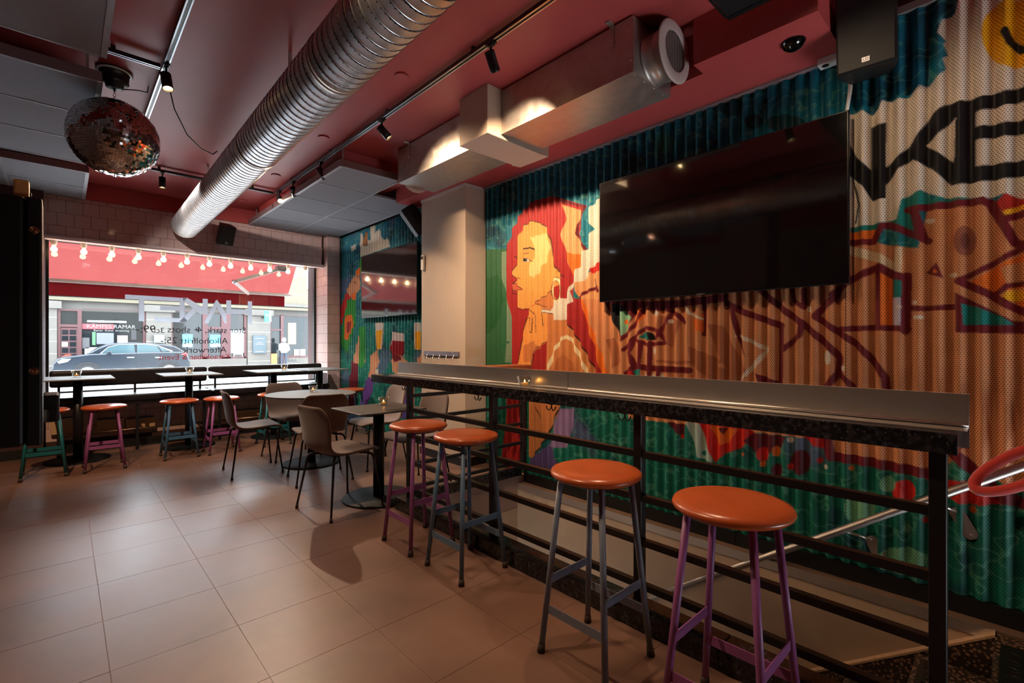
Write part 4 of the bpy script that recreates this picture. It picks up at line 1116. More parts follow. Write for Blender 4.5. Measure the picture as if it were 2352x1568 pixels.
# column fittings
dv = thing('wall_sensor', 'small white doorbell-like sensor on the column edge', 'sensor', (3.019, 4.70, 2.20))
MB().box(-.03, -.0005, -.03, .03, -.09, .085).build('housing', mat('sensor_white', (228, 220, 205), rough=.35), dv, bevel=.012, seg=3)
MB().lathe([(.02, -.0305), (.02, -.034), (.012, -.037)][::-1], 20, (0, 0, .05), axis='x').build('lens', M_black, dv)
rk = thing('hook_rack', 'grey metal rack of five coat hooks on the column', 'coat rack', (3.019, 4.36, 1.16))
MB().box(-.012, -.0005, -.33, .33, -.025, .027).build('rail', mat('mauve_grey_metal', (130, 122, 134), rough=.35, metal=.6), rk, bevel=.002)
for k in range(5):
    y = -.25 + k * .125
    MB().tube([(-.0125, y, -.005), (-.02, y, -.03), (-.03, y, -.055), (-.042, y, -.06), (-.05, y, -.045)], .005, 8).build('hook', M_alu, rk)
for y in (-.22, .22): MB().lathe([(.007, -.0125), (.005, -.0155)], 10, (0, y, .012), axis='x').build('screw', M_steel, rk)
# ------------------------------------------------------------------ stools
M_tan = mat('tan_leather', (186, 86, 40), rough=.27, spec=.6, var=.08, vscale=9, bump=.05, bscale=220)
M_foot = mat('brown_rubber', (62, 48, 40), rough=.7)
STC = {'purple': mat('purple_enamel', (150, 86, 144), rough=.42), 'blue': mat('blue_enamel', (92, 120, 146), rough=.42),
       'greyblue': mat('grey_blue_enamel', (116, 124, 140), rough=.45, var=.08, vscale=30), 'teal': mat('teal_enamel', (18, 98, 106), rough=.42), 'blue2': mat('bright_blue_enamel', (66, 110, 146), rough=.42)}
def make_stool(colour, top, za, zb):
    s = empty('stool'); m = STC[colour]
    zt = top - .045
    prof = [(0, zt + .002), (.15, zt), (.172, zt + .006), (.184, zt + .016), (.186, zt + .024), (.18, zt + .034), (.16, zt + .041), (.11, zt + .045), (.05, zt + .046), (0, zt + .046)]
    MB().lathe(prof, 48).build('seat', M_tan, s)
    MB().lathe([(.12, zt - .012), (.135, zt - .001)], 32).build('seat_plate', M_black, s)
    fx, fy = .156, .162
    tx, ty = .098, .102
    def leg(sx, sy, z): k = 1 - z / zt; return (sx * (tx + (fx - tx) * k), sy * (ty + (fy - ty) * k), z)
    for sx in (-1, 1):
        for sy in (-1, 1):
            l = MB().tube([leg(sx, sy, .03), leg(sx, sy, zt - .002)], .0125, 12).build('leg', m, s)
            MB().tube([leg(sx, sy, .0005), leg(sx, sy, .034)], [.0165, .0145], 12).build('foot_cap', M_foot, l)
    for sx in (-1, 1):
        MB().bar(leg(sx, -1, za), leg(sx, 1, za), .004, .036).build('stretcher', m, s)
    for sy in (-1, 1):
        MB().bar(leg(-1, sy, zb), leg(1, sy, zb), .004, .034).build('stretcher', m, s)
    tag(s, None, 'stool')
    return s
G1 = 'bar stools along the granite counter'
protoP = make_stool('purple', .768, .185, .30); protoB = make_stool('blue', .768, .185, .30); protoG = make_stool('greyblue', .768, .185, .30)
place(protoP, 0, (1.675, 2.675, 0), 0, 'tan bar stool with purple legs at the far end of the counter', G1)
place(protoB, 0, (1.685, 2.185, 0), 0, 'tan bar stool with blue legs beside the purple one', G1)
place(protoG, 0, (1.60, 1.205, 0), 0, 'orange-tan bar stool with grey-blue legs in front of the middle post', G1)
place(protoP, 1, (1.60, .655, 0), 0, 'orange-tan bar stool with purple legs, nearest the viewer', G1)
G2 = 'lower stools at the window tables'
wP = make_stool('purple', .645, .17, .235); wT = make_stool('teal', .645, .17, .235); wB = make_stool('blue2', .645, .17, .235)
place(wT, 0, (-.136, 6.45, 0), 0, 'tan stool with teal legs half hidden by the black cabinet', G2)
place(wP, 0, (.305, 6.44, 0), 0, 'tan stool with purple legs in front of the leftmost window table', G2)
place(wB, 0, (.955, 6.51, 0), 0, 'tan stool with bright blue legs by the second window table', G2)
place(wP, 1, (1.365, 6.475, 0), 0, 'tan stool with purple legs behind the leftmost brown chair', G2)
place(wT, 1, (1.95, 6.52, 0), 0, 'tan stool with teal legs behind the round table', G2)
place(wB, 1, (2.95, 6.45, 0), 0, 'tan stool in the far corner by the mural', G2)

# ------------------------------------------------------------------ upholstered shell chairs
M_fab = mat('taupe_wool', (102, 80, 70), rough=.9, sheen=.4, var=.1, vscale=160, bump=.15, bscale=500)
def make_chair():
    c = empty('shell_chair')
    prof = [(-.268, .812, .135, .0), (-.264, .800, .172, .012), (-.256, .765, .196, .022), (-.247, .715, .208, .030), (-.238, .655, .210, .034), (-.232, .600, .204, .034), (-.226, .550, .194, .032),
            (-.214, .506, .188, .028), (-.188, .472, .190, .02), (-.148, .454, .198, .012), (-.090, .446, .208, .010), (-.02, .447, .216, .012), (.05, .452, .222, .012), (.115, .458, .224, .010), (.17, .461, .220, .004), (.205, .456, .208, .0), (.226, .444, .185, .0), (.232, .434, .150, .0)]
    nw = 18; m = MB(); n = len(prof)
    for i, (x, z, w, cv) in enumerate(prof):
        a = prof[max(i - 1, 0)]; b = prof[min(i + 1, n - 1)]
        t = Vector((b[0] - a[0], b[1] - a[1])).normalized(); nr = Vector((-t.y, t.x))
        if nr.x < 0 and nr.y < 0: nr = -nr
        if i < 8 and nr.x < 0: nr = -nr
        if i >= 8 and nr.y < 0: nr = -nr
        for k in range(nw + 1):
            s = -1 + 2 * k / nw
            f = cv * abs(s) ** 2.2
            m.v.append((x + nr.x * f, w * s, z + nr.y * f))
    for i in range(n - 1):
        for k in range(nw):
            q = i * (nw + 1) + k
            m.f.append((q, q + 1, q + nw + 2, q + nw + 1)); m.sm.append(True)
    sh = m.build('shell', M_fab, c)
    md = sh.modifiers.new('thick', 'SOLIDIFY'); md.thickness = .022; md.offset = 0
    md = sh.modifiers.new('sub', 'SUBSURF'); md.levels = 1; md.render_levels = 1
    MB().box(-.12, .13, -.11, .11, .424, .434).build('underframe', M_steelblk, c)
    for sx, fx in ((1, .215), (-1, -.225)):
        for sy in (-1, 1):
            top = [(sx * .10, sy * .10, .424), (sx * .145, sy * .155, .424), (sx * .162, sy * .178, .412), (sx * .17, sy * .187, .385)]
            foot = (fx, sy * .245, .02)
            l = MB().tube(top + [foot], [.0095, .0095, .0095, .0095, .0075], 10).build('leg', M_steelblk, c)
            MB().tube([(fx - (fx - sx * .17) * .04, sy * .2425, .034), (fx, sy * .2455, .0005)], [.0095, .012], 10).build('foot_cap', M_foot, l)
    tag(c, None, 'chair')
    return c
G3 = 'taupe shell chairs'
ch = make_chair()
D2 = math.radians
place(ch, 0, (1.385, 5.265, 0), D2(-4), 'taupe shell chair left of the round table, facing it sideways', G3)
place(ch, 1, (1.885, 5.66, 0), D2(-88), 'taupe shell chair behind the round table, facing the viewer', G3)
place(ch, 1, (1.775, 4.56, 0), D2(81), 'taupe shell chair tucked under the near side of the round table', G3)
place(ch, 1, (1.575, 3.635, 0), D2(8), 'taupe shell chair nearest the viewer, at the square table', G3)
place(ch, 1, (2.42, 4.68, 0), D2(178), 'taupe shell chair by the mural with its seat half in shadow', G3)
place(ch, 1, (2.30, 3.74, 0), D2(184), 'taupe shell chair seen through the far end railing', G3)

# ------------------------------------------------------------------ tables
M_base = mat('matt_black_base', (13, 14, 15), rough=.6, spec=.25)
M_top = mat('greige_laminate', (98, 96, 90), rough=.6, spec=.25, var=.04, vscale=60)
M_topd = mat('dark_laminate', (84, 76, 72), rough=.38, var=.05, vscale=60)
def pedestal(label, loc, top, h, base_r, post_r, group, topmat):
    t = thing('pedestal_table', label, 'table', loc, 0, group)
    if top[0] == 'r': MB().lathe([(top[1] - .004, h - .013), (top[1], h - .009), (top[1], h - .002), (top[1] - .002, h)], 64).build('top', topmat, t)
    else: MB().box(-top[1], top[1], -top[2], top[2], h - .013, h).build('top', topmat, t, bevel=.003)
    MB().box(-.16, .16, -.16, .16, h - .02, h - .0135).build('top_plate', M_steelblk, t)
    MB().lathe([(post_r, .014), (post_r, h - .0205)], 24).build('post', M_steelblk, t)
    MB().lathe([(base_r, .001), (base_r, .009), (base_r - .006, .0135), (post_r + .01, .0138)], 56).build('base', M_base, t)
    return t
G4 = 'high tables at the window bench'
pedestal('high window table beside the black cabinet, leftmost', (.115, 7.07, 0), ('b', .295, .38), .90, .28, .042, G4, M_top)
pedestal('high window table in the middle of the window', (1.135, 7.07, 0), ('b', .295, .38), .90, .28, .042, G4, M_top)
pedestal('high window table behind the round table', (2.115, 7.07, 0), ('b', .295, .38), .90, .28, .042, G4, M_top)
pedestal('high window table in the far corner by the tiled pillar', (2.75, 7.07, 0), ('b', .295, .38), .90, .24, .042, G4, M_top)
pedestal('low round table with a greige top', (1.935, 5.2, 0), ('r', .45), .74, .29, .04, 'low dining tables', M_top)
pedestal('low square table with a dark top beside the bar end', (1.91, 3.66, 0), ('b', .29, .275), .74, .29, .045, 'low dining tables', M_topd)

# ------------------------------------------------------------------ candle glasses
M_cg = glass_mat('tumbler_glass', (240, 243, 240), 1.6)
M_wax = mat('tealight_wax', (236, 200, 150), rough=.5, emit=(255, 150, 60), estr=.25)
M_flame = mat('candle_flame', (255, 200, 120), rough=.5, emit=(255, 170, 80), estr=25)
def make_candle():
    c = empty('candle_glass')
    MB().lathe([(0, .001), (.03, .001), (.034, .004), (.046, .068), (.0435, .068), (.0325, .014), (0, .012)], 32).build('tumbler', M_cg, c)
    w = MB().lathe([(0, .0125), (.019, .0125), (.0195, .028), (.018, .0275), (0, .026)], 20).build('tealight', M_wax, c)
    MB().lathe([(0, .029), (.0035, .033), (.003, .038), (0, .046)], 10).build('flame', M_flame, w)
    tag(c, None, 'candle')
    return c
cd0 = make_candle(); G5 = 'tealight candles in glass tumblers'
place(cd0, 0, (.105, 7.18, .90), 0, 'tealight in a glass on the leftmost window table', G5)
place(cd0, 1, (1.15, 7.12, .90), 0, 'tealight in a glass on the middle window table', G5)
place(cd0, 1, (2.25, 7.05, .90), 0, 'tealight in a glass on the window table behind the round one', G5)
place(cd0, 1, (2.01, 5.36, .74), 0, 'tealight in a glass on the round table', G5)
place(cd0, 1, (2.03, 3.80, .74), 0, 'tealight in a glass on the dark square table', G5)
place(cd0, 1, (1.975, 2.0, 1.019), 0, 'tealight in a glass on the granite bar', G5)

# ------------------------------------------------------------------ window bench
M_lea = mat('black_leather', (26, 24, 25), rough=.32, var=.1, vscale=5, bump=.08, bscale=90)
def bench(label, xa, xb, zb_):
    cx = (xa + xb) / 2
    t = thing('window_bench', label, 'bench', (cx, 7.42, 0), 0, 'black leather window benches')
    MB().box(xa - cx, xb - cx, .10, .175, zb_, .962).build('back_cushion', M_lea, t, bevel=.03, seg=4)
    MB().box(xa - cx, xb - cx, -.20, .20, .59, .668).build('seat_cushion', M_lea, t, bevel=.02, seg=3)
    MB().box(xa - cx + .02, xb - cx - .02, -.17, .18, .545, .588).build('seat_frame', M_steelblk, t)
    n = 3
    for k in range(n):
        x = xa + .08 + (xb - xa - .16) * k / (n - 1) - cx
        MB().box(x - .012, x + .012, .115, .15, .67, zb_ + .002).build('back_post', M_steelblk, t)
        MB().box(x - .015, x + .015, -.15, -.12, .001, .545).build('leg', M_steelblk, t)
        MB().box(x - .015, x + .015, -.119, .17, .19, .215).build('leg_brace', M_steelblk, t)
    MB().tube([(xa + .02 - cx, -.0, .23), (xb - .02 - cx, -.0, .23)], .012, 10).build('foot_rail', mat('bronze_rail', (120, 96, 76), rough=.3, metal=.9), t)
    return t
bench('black leather bench under the left half of the window', -.12, 1.415, .765)
bench('black leather bench under the right half of the window', 1.43, 2.96, .79)
M_heat = mat('cream_heater', (200, 168, 128), rough=.55, var=.08, vscale=30)
for k, (xa, xb, za, zb, lab) in enumerate(((-.11, .10, .22, .40, 'cream heater panel under the bench, leftmost'), (.29, .545, .215, .345, 'cream heater panel under the bench behind the purple stool'), (.565, .86, .185, .325, 'cream heater panel under the bench left of the blue stool'), (1.70, 2.11, .185, .31, 'cream heater panel under the bench behind the brown chairs'))):
    t = thing('heater_panel', lab, 'heater', ((xa + xb) / 2, 7.66, za), 0, 'heater panels under the bench')
    MB().box(-(xb - xa) / 2, (xb - xa) / 2, -.04, .0395, .0, zb - za).build('casing', M_heat, t, bevel=.006)
    MB().box(-(xb - xa) / 2 + .01, (xb - xa) / 2 - .01, -.035, .03, zb - za + .0005, zb - za + .012).build('top_grille', M_black, t)

# ------------------------------------------------------------------ string of bulbs under the lintel
bl = thing('bulb_rail', 'white rail of twelve bare warm bulbs across the window head', 'lamp rail', (1.36, 7.83, 2.53))
MB().box(-1.50, 1.62, -.03, .03, -.038, -.001).build('rail', M_white, bl)
M_bulb = mat('warm_bulb', (255, 226, 180), rough=.2, emit=(255, 214, 160), estr=8.0)
sock_me = MB().lathe([(.030, -.0385), (.030, -.06), (.024, -.095), (.017, -.098)], 20).mesh('socket', mat('white_porcelain', (232, 226, 220), rough=.3))
bulb_me = MB().lathe([(.012, -.098), (.014, -.108), (.026, -.125), (.032, -.142), (.030, -.158), (.018, -.172), (0, -.176)], 20).mesh('bulb', M_bulb)
for k in range(13):
    x = -.083 + k * .2635 - 1.36 + .0
    if x + 1.36 > 2.97: continue
    so_ = bpy.data.objects.new('socket', sock_me); COL.objects.link(so_); so_.parent = bl; so_.location = (x, 0, 0)
    bo_ = bpy.data.objects.new('bulb', bulb_me); COL.objects.link(bo_); bo_.parent = so_; bo_.location = (0, 0, 0)

# ------------------------------------------------------------------ black cabinet on the left
M_cab = mat('satin_black_metal', (13, 12, 12), rough=.4, spec=.35)
cabn = thing('black_cabinet', 'tall black metal cabinet with two round locks at the left edge', 'cabinet', (-.3, 2.6, .883))
MB().box(-.318, .193, 0, .16, 0, .957).build('body', M_cab, cabn, bevel=.014, seg=3)
MB().box(.1932, .24, .001, .16, 0, .957).build('side_door', M_cab, cabn, bevel=.008, seg=3)
for z in (.83, .288):
    lk = MB().lathe([(.0145, -.0005), (.0145, -.004), (.0115, -.005), (.0115, -.003), (.008, -.003), (.008, -.006), (.004, -.006), (.004, -.003), (0, -.003)], 28, (.217, 0, z), axis='y').build('lock', mat('brass_lock', (170, 120, 84), rough=.25, metal=1), cabn)
MB().box(.225, .285, .55, .75, .02, .15).build('rear_tray', M_cab, cabn, bevel=.01)
MB().bar((.15, .161, .06), (.24, .60, .06), .05, .05).build('rear_arm', M_cab, cabn)
wc = thing('camera_box', 'small orange-lit plastic camera box on top of the black cabinet', 'camera', (-.12, 2.69, 1.841))
MB().box(-.022, .022, -.03, .03, 0, .075).build('housing', mat('orange_lit_plastic', (206, 142, 78), rough=.4), wc, bevel=.008, seg=3)  # beige plastic; the orange light falling on it is put into its colour
MB().lathe([(.009, .0225), (.009, .026), (.005, .028)], 16, (0, 0, .025), axis='x').build('lens', M_black, wc)
# ------------------------------------------------------------------ lettering on the window glass (reads from the street)
M_xwhite = mat('exterior_white', (112, 112, 112), rough=.5)
M_film = cloth_mat('frosted_film', (196, 200, 206), .8)
M_ltext = mat('dark_vinyl', (40, 44, 52), rough=.6)
M_rtext = mat('red_vinyl', (150, 20, 40), rough=.6)
yl = YG - .0048
def glasspt(x, y): q = on_y(x, y, yl); return (q[0], q[2])
sgn = tag(empty('window_lettering', (1.5, yl, 1.6)), 'frosted mirror-read letters spelling a bar name on the window', 'lettering')
GZ = (420, 640, 6.03); GZ1 = (100, 640, 6.03)
def zp(l, g): return [glasspt(g[0] + a / g[2], g[1] + b / g[2]) for a, b in l]
LK = [0.0]
def letter(polys):
    m = MB()
    for p in polys:
        LK[0] += .0004
        m.prism([(a - 1.5, b - 1.6) for a, b in p], -.0006 - LK[0], .0006 - LK[0])
    m.build('letter', M_film, sgn)
letter([zp([(900, 310), (958, 315), (958, 632), (900, 628)], GZ), zp([(602, 297), (668, 300), (668, 490), (602, 480)], GZ), zp([(668, 420), (900, 430), (900, 492), (668, 490)], GZ)])   # H
letter([zp([(475, 292), (600, 480), (602, 620), (585, 620), (470, 390), (350, 620), (290, 615), (455, 300)], GZ)])   # A without bar
letter([zp([(275, 275), (345, 280), (345, 500), (275, 480)], GZ), zp([(60, 262), (275, 395), (275, 500), (195, 460), (140, 410), (0, 300), (0, 262)], GZ), zp([(140, 405), (185, 460), (30, 610), (-20, 610), (-45, 590)], GZ)])   # K
letter([zp([(1885, 262), (1990, 262), (1955, 300), (1955, 545), (1990, 570), (1965, 605), (1535, 592), (1535, 535), (1885, 545)], GZ1), zp([(1615, 375), (1885, 380), (1885, 440), (1615, 435)], GZ1)])   # E
letter([zp([(1128, 217), (1890, 262), (1890, 318), (1395, 295), (1395, 590), (1318, 585), (1318, 288), (1128, 280)], GZ1)])   # T
def wtext(body, x0, x1, y, size, m, name='vinyl_text'):
    a, b = glasspt(x0, y), glasspt(x1, y)
    o = text(name, body, ((a[0] + b[0]) / 2 - 1.5, 0, a[1] - 1.6), size, (PI / 2, 0, PI), m, sgn)
    return o
wtext('Stor stark, 4', 470, 549, 758, .125, M_ltext); wtext('+ shots', 398, 445, 757, .125, M_ltext); wtext('3cl', 358, 374, 759, .105, M_ltext); wtext('99:-', 322, 348, 756, .14, M_ltext)
wtext('Alkoholfritt', 426, 512, 783, .125, M_ltext); wtext('25:-', 376, 400, 782, .125, M_ltext); wtext('Afterwork', 432, 510, 804, .125, M_ltext)
wtext('Karaokebar & Event', 365, 527, 821, .105, M_rtext)

# ------------------------------------------------------------------ awning
M_awn = cloth_mat('red_awning_cloth', (118, 56, 54), .5)
M_val = cloth_mat('red_valance_cloth', (84, 16, 18), .25)
aw = thing('awning', 'red fabric awning with white front bar over the window', 'awning', (1.2, 8.35, 3.2))
AX0, AX1 = -1.6, 2.90
m = MB(); nx, ny = 40, 8
for j in range(ny + 1):
    for i in range(nx + 1):
        x = AX0 + (AX1 - AX0) * i / nx; t = j / ny
        y = 8.36 + (8.88 - 8.36) * t; z = 2.74 - (2.74 - 2.145) * t - .03 * math.sin(PI * t) * (1 + .4 * math.sin(i * .9)) + .004 * math.sin(i * 2.1) * t
        m.v.append((x - 1.2, y - 8.35, z - 3.2))
for j in range(ny):
    for i in range(nx):
        q = j * (nx + 1) + i; m.f.append((q, q + 1, q + nx + 2, q + nx + 1)); m.sm.append(True)
m.build('canopy', M_awn, aw)
MB().box(AX0 - 1.2, AX1 + .06 - 1.2, 8.86 - 8.35, 8.92 - 8.35, 2.095 - 3.2, 2.145 - 3.2).build('front_bar', M_white, aw, bevel=.01)
v = MB(); nx = 80
for i in range(nx + 1):
    x = AX0 + (AX1 - .06 - AX0) * i / nx
    w = .008 * math.sin(i * .8) + .006 * math.sin(i * 1.9)
    v.v += [(x - 1.2, 8.89 - 8.35, 2.096 - 3.2), (x - 1.2, 8.89 + w - 8.35, 1.918 - 3.2)]
for i in range(nx): v.f.append((2*i, 2*i+2, 2*i+3, 2*i+1)); v.sm.append(True)
v.build('valance', M_val, aw)
MB().tube([(AX0 - 1.2, .025, -.42), (AX1 - 1.2, .025, -.42)], .045, 14).build('roller', M_white, aw)
e0 = Vector((2.62, 8.42, 2.50)); e1 = Vector((1.99, 8.62, 2.255)); e2 = Vector((2.26, 8.86, 2.10)); oo = Vector((1.2, 8.35, 3.2))
MB().bar(e0 - oo, e1 - oo, .035, .05).build('arm', M_white, aw); MB().bar(e1 - oo, e2 - oo, .03, .045).build('arm', M_white, aw)
MB().lathe([(.035, -.03), (.035, .03)], 16, tuple(e1 - oo)).build('elbow', M_alu, aw)
MB().box(2.55 - 1.2, 2.72 - 1.2, 8.33 - 8.35, 8.45 - 8.35, 2.46 - 3.2, 2.54 - 3.2).build('arm_bracket', M_xwhite, aw)
struct(MB().box(-6, 8, 8.05, 8.31, 2.61, 7.0).box(3.405, 8, 8.05, 8.31, -.35, 2.609).box(-6, -2.62, 8.05, 8.31, -.35, 2.609).build('wall_street_front', mat('own_facade', (190, 180, 165), rough=.8)))

# ------------------------------------------------------------------ street, house across, car
SZ = -.32
struct(MB().box(-30, 50, 8.45, 29.0, SZ - .2, SZ).build('street', mat('asphalt', (176, 176, 178), rough=.8, var=.1, vscale=3)))
struct(MB().box(-30, 50, 8.401, 10.2, SZ + .001, SZ + .1).build('pavement_near', mat('paving', (170, 168, 164), rough=.8)))
struct(MB().box(-30, 50, 27.9, 29.95, SZ + .001, SZ + .12).build('pavement_far', mat('paving_far', (175, 172, 168), rough=.8)))
YF = 30.0
def F(x, y): q = on_y(x, y, YF); return q[0], q[2]
M_stone = mat('pale_stone', (84, 81, 77), rough=.85, var=.08, vscale=1.2)
M_cream = mat('cream_render', (92, 86, 72), rough=.85, var=.06, vscale=.8)
M_maroon = mat('maroon_joinery', (62, 28, 31), rough=.5)
M_shopg = mat('shop_glass', (24, 29, 32), rough=.05, spec=.35)
M_dkroom = mat('shop_interior', (60, 56, 56), rough=.8)
hs = thing('stone_shop_house', 'pale stone house with maroon shop fronts across the street', 'building', (6.0, YF, SZ))
hx, hz_ = 6.0, SZ
MB().box(-26 - hx, 45 - hx, .35, 6, 0, 6.6).build('wall', M_stone, hs)
def fbox(name, x0, y0, x1, y1, d0, d1, material, parent=hs):
    (xa, zb), (xb, za) = F(x0, y0), F(x1, y1)
    return MB().box(min(xa, xb) - hx, max(xa, xb) - hx, d0, d1, min(za, zb) - hz_, max(za, zb) - hz_).build(name, material, parent)
xs_all = (-26 - hx, 45 - hx)
def band(name, yref, ya, yb, d0, d1, material):
    za, zb = F(yref, ya)[1] - hz_, F(yref, yb)[1] - hz_
    return MB().box(*xs_all, d0, d1, min(za, zb), max(za, zb)).build(name, material, hs)
zg = .12
def zat(x, y): return F(x, y)[1] - hz_
MB().box(*xs_all, .15, .349, zat(400, 688), 6.6).build('upper_wall', M_cream, hs)
MB().box(*xs_all, .0, .149, zat(400, 691), zat(400, 684)).build('cornice', M_stone, hs)
MB().box(*xs_all, .05, .149, zat(400, 700), zat(400, 693)).build('cornice', M_cream, hs)
def pier(x0, x1, cap=True):
    (xa, _), (xb, _) = F(x0, 780), F(x1, 780)
    p = MB().box(xa - hx, xb - hx, .0, .349, 0, zat(400, 702)).build('pier', M_stone, hs)
    if cap:
        MB().box(xa - hx - .15, xb - hx + .15, -.12, -.001, zat(400, 702) - .35, zat(400, 702) - .02).build('capital', M_stone, p)
    for k in range(1, 7):
        z = k * .55
        MB().box(xa - hx - .001, xb - hx + .001, -.004, -.0005, z, z + .02).build('joint', mat('stone_joint', (150, 144, 136), rough=.9), p)
for a, b in ((60, 131), (336, 394), (569, 621)): pier(a, b)
pier(735, 790)
def glass_area(x0, y0, x1, y1):
    (xa, zb), (xb, za) = F(x0, y0), F(x1, y1)
    g = MB().box(xa - hx, xb - hx, .2, .22, za - hz_, zb - hz_).build('shop_window', M_shopg, hs)
    return g
def bars(lst, name='joinery', material=None, d=(.10, .2)):
    for (x0, y0, x1, y1) in lst: fbox(name, x0, y0, x1, y1, d[0], d[1], material or M_maroon)
BASE = 880
# shop 1: door with panes, shop window
glass_area(133, 712, 335, 862)
bars([(132, 710, 139, 870), (178, 710, 188, 870), (139, 709, 178, 714), (139, 744, 178, 751), (188, 709, 335, 713), (329, 713, 336, 862), (188, 852, 335, 862)])
door = fbox('shop_door', 140, 752, 178, 868, .13, .19, M_maroon)
for r in range(5):
    for c_ in range(2):
        fbox('pane', 142 + c_ * 18, 757 + r * 14, 157 + c_ * 18, 768 + r * 14, .122, .1295, M_shopg, door)
fbox('notice', 141.5, 785, 156, 796, .115, .1215, M_xwhite, door)
fbox('strip_light', 221 - 20, 735, 291, 741, .17, .195, mat('strip_light', (250, 250, 250), rough=.4, emit=(240, 248, 255), estr=1.5))
fbox('sign_band', 189, 743, 262, 756, .185, .1995, mat('maroon_sign', (140, 48, 56), rough=.5))
a = F(257, 750)
text('sign_lettering', 'KÄMPES RAMAR', (a[0] - hx, .16, a[1] - hz_), .255, (PI / 2, 0, 0), M_xwhite, hs, sx=1.0)
a = F(257, 759); text('sign_lettering', 'Ramar  Konst  Inramning', (a[0] - hx, .16, a[1] - hz_), .13, (PI / 2, 0, 0), M_xwhite, hs)
for (x0, y0, x1, y1, c_) in ((189, 775, 206, 800, (60, 60, 64)), (212, 762, 220, 792, (60, 110, 70)), (222, 764, 262, 790, (84, 88, 98)), (270, 770, 294, 790, (150, 130, 124)), (302, 757, 314, 780, (40, 40, 44)), (195, 798, 240, 815, (220, 232, 236))):
    fbox('window_display', x0, y0, x1, y1, .16, .195, mat('display_%d' % x0, c_, rough=.7))
# shop 2
glass_area(395, 717, 566, 832)
bars([(393, 714, 398, 834), (466, 714, 478, 832), (509, 714, 531, 832), (562, 714, 568, 834), (398, 713, 566, 718), (398, 822, 566, 826), (478, 750, 509, 758)])
fbox('stall_riser', 394, 826, 567, 872, .05, .19, M_stone)
for (x0, y0, x1, y1) in ((420, 767, 444, 797), (483, 768, 508, 797)):
    po = fbox('poster', x0, y0, x1, y1, .15, .195, mat('poster_sky', (60, 150, 210), rough=.5))
    fbox('poster_sand', x0 + 1, y1 - 8, x1 - 1, y1 - 1, .145, .1495, mat('poster_sand', (214, 206, 190), rough=.6), po)
fbox('blind', 532, 758, 562, 810, .17, .195, mat('pale_blind', (176, 190, 198), rough=.7))
fbox('frame_stock', 537, 811, 560, 823, .12, .195, M_xwhite)
fbox('frame_stock', 540, 814, 557, 821, .115, .1195, M_dkroom)
fbox('meter_box', 353, 769, 377, 787, -.14, -.005, mat('meter_grey', (96, 104, 110), rough=.5))
# pier sign board, hanging sign
bd = fbox('notice_board', 580, 770, 610, 811, -.10, -.005, mat('notice_board_dark', (52, 66, 74), rough=.5))
for yy, wd_ in ((777, 20), (786, 12), (790, 20), (807, 18)): fbox('print_line', 595 - wd_ / 2, yy - .6, 595 + wd_ / 2, yy + .6, -.106, -.1005, M_xwhite, bd)
hsn = fbox('hanging_sign', 597, 715, 607, 740, -.9, -.8, mat('green_sign', (40, 150, 128), rough=.5))
fbox('sign_side', 607.2, 715, 612, 740, -.9, -.8, M_xwhite, hsn); fbox('sign_mark', 598.5, 723, 605.5, 727, -.906, -.9005, M_xwhite, hsn); fbox('sign_bracket', 600, 728, 609, 730, -.799, -.005, M_black, hsn)
# shop 3
glass_area(621, 725, 735, 850)
bars([(620, 722, 624, 860), (646, 722, 653, 860), (624, 722, 735, 727), (624, 755, 646, 759), (653, 817, 735, 822)])
fbox('stall_riser', 653, 822, 735, 860, .05, .19, M_stone)
fbox('counter_front', 622, 812, 638, 862, .12, .195, mat('wood_counter', (180, 116, 62), rough=.5))
fbox('wooden_panel', 664, 741, 682, 790, .16, .195, mat('wood_panel', (190, 150, 110), rough=.6))
fbox('poster_board', 677, 802, 690, 819, .14, .195, M_xwhite); fbox('paper_bag', 692, 802, 703, 818, .13, .195, mat('paper_bag', (232, 226, 214), rough=.7))
gt = F(672, 828); text('graffiti_tag', 'RAA', (gt[0] - hx, .045, gt[1] - hz_), .28, (PI / 2, 0, 0), M_ltext, hs)
# upper window and wall joints on the right
fbox('upper_window', 705, 615, 735, 665, .10, .149, mat('curtain_white', (226, 230, 232), rough=.6))
for k in range(9):
    z = zat(400, 668) + .2 + k * .6
    MB().box(*xs_all, .144, .1495, z, z + .025).build('joint', MATS['stone_joint'], hs)
# person at the counter across the street
per = thing('person', 'person in a white top and dark trousers at a counter across the street', 'person', (F(642, 800)[0], YF - .75, SZ + .121))
sk = bpy.data.meshes.new('body')
vs = [(0, 0, .92), (0, 0, 1.15), (0, 0, 1.38), (0, -.02, 1.5), (-.02, -.05, 1.64), (.18, 0, 1.36), (.24, -.1, 1.1), (.1, -.32, 1.02), (-.18, 0, 1.36), (-.24, -.12, 1.1), (-.1, -.34, 1.04), (.1, 0, .88), (.11, -.02, .5), (.11, .0, .08), (.11, -.14, .03), (-.1, 0, .88), (-.11, .02, .5), (-.11, .03, .08), (-.11, -.11, .03)]
es = [(0, 1), (1, 2), (2, 3), (3, 4), (2, 5), (5, 6), (6, 7), (2, 8), (8, 9), (9, 10), (0, 11), (11, 12), (12, 13), (13, 14), (0, 15), (15, 16), (16, 17), (17, 18)]
sk.from_pydata(vs, es, []); body = bpy.data.objects.new('body', sk); COL.objects.link(body); body.parent = per
md = body.modifiers.new('skin', 'SKIN'); rad = [.15, .14, .16, .06, .10, .07, .05, .035, .07, .05, .035, .10, .075, .05, .045, .10, .075, .05, .045]
for i, v_ in enumerate(sk.skin_vertices[0].data): v_.radius = (rad[i], rad[i]); v_.use_root = (i == 0)
md2 = body.modifiers.new('sub', 'SUBSURF'); md2.levels = 2; md2.render_levels = 2
sk.materials.append(mat('dark_trousers', (46, 52, 66), rough=.8))
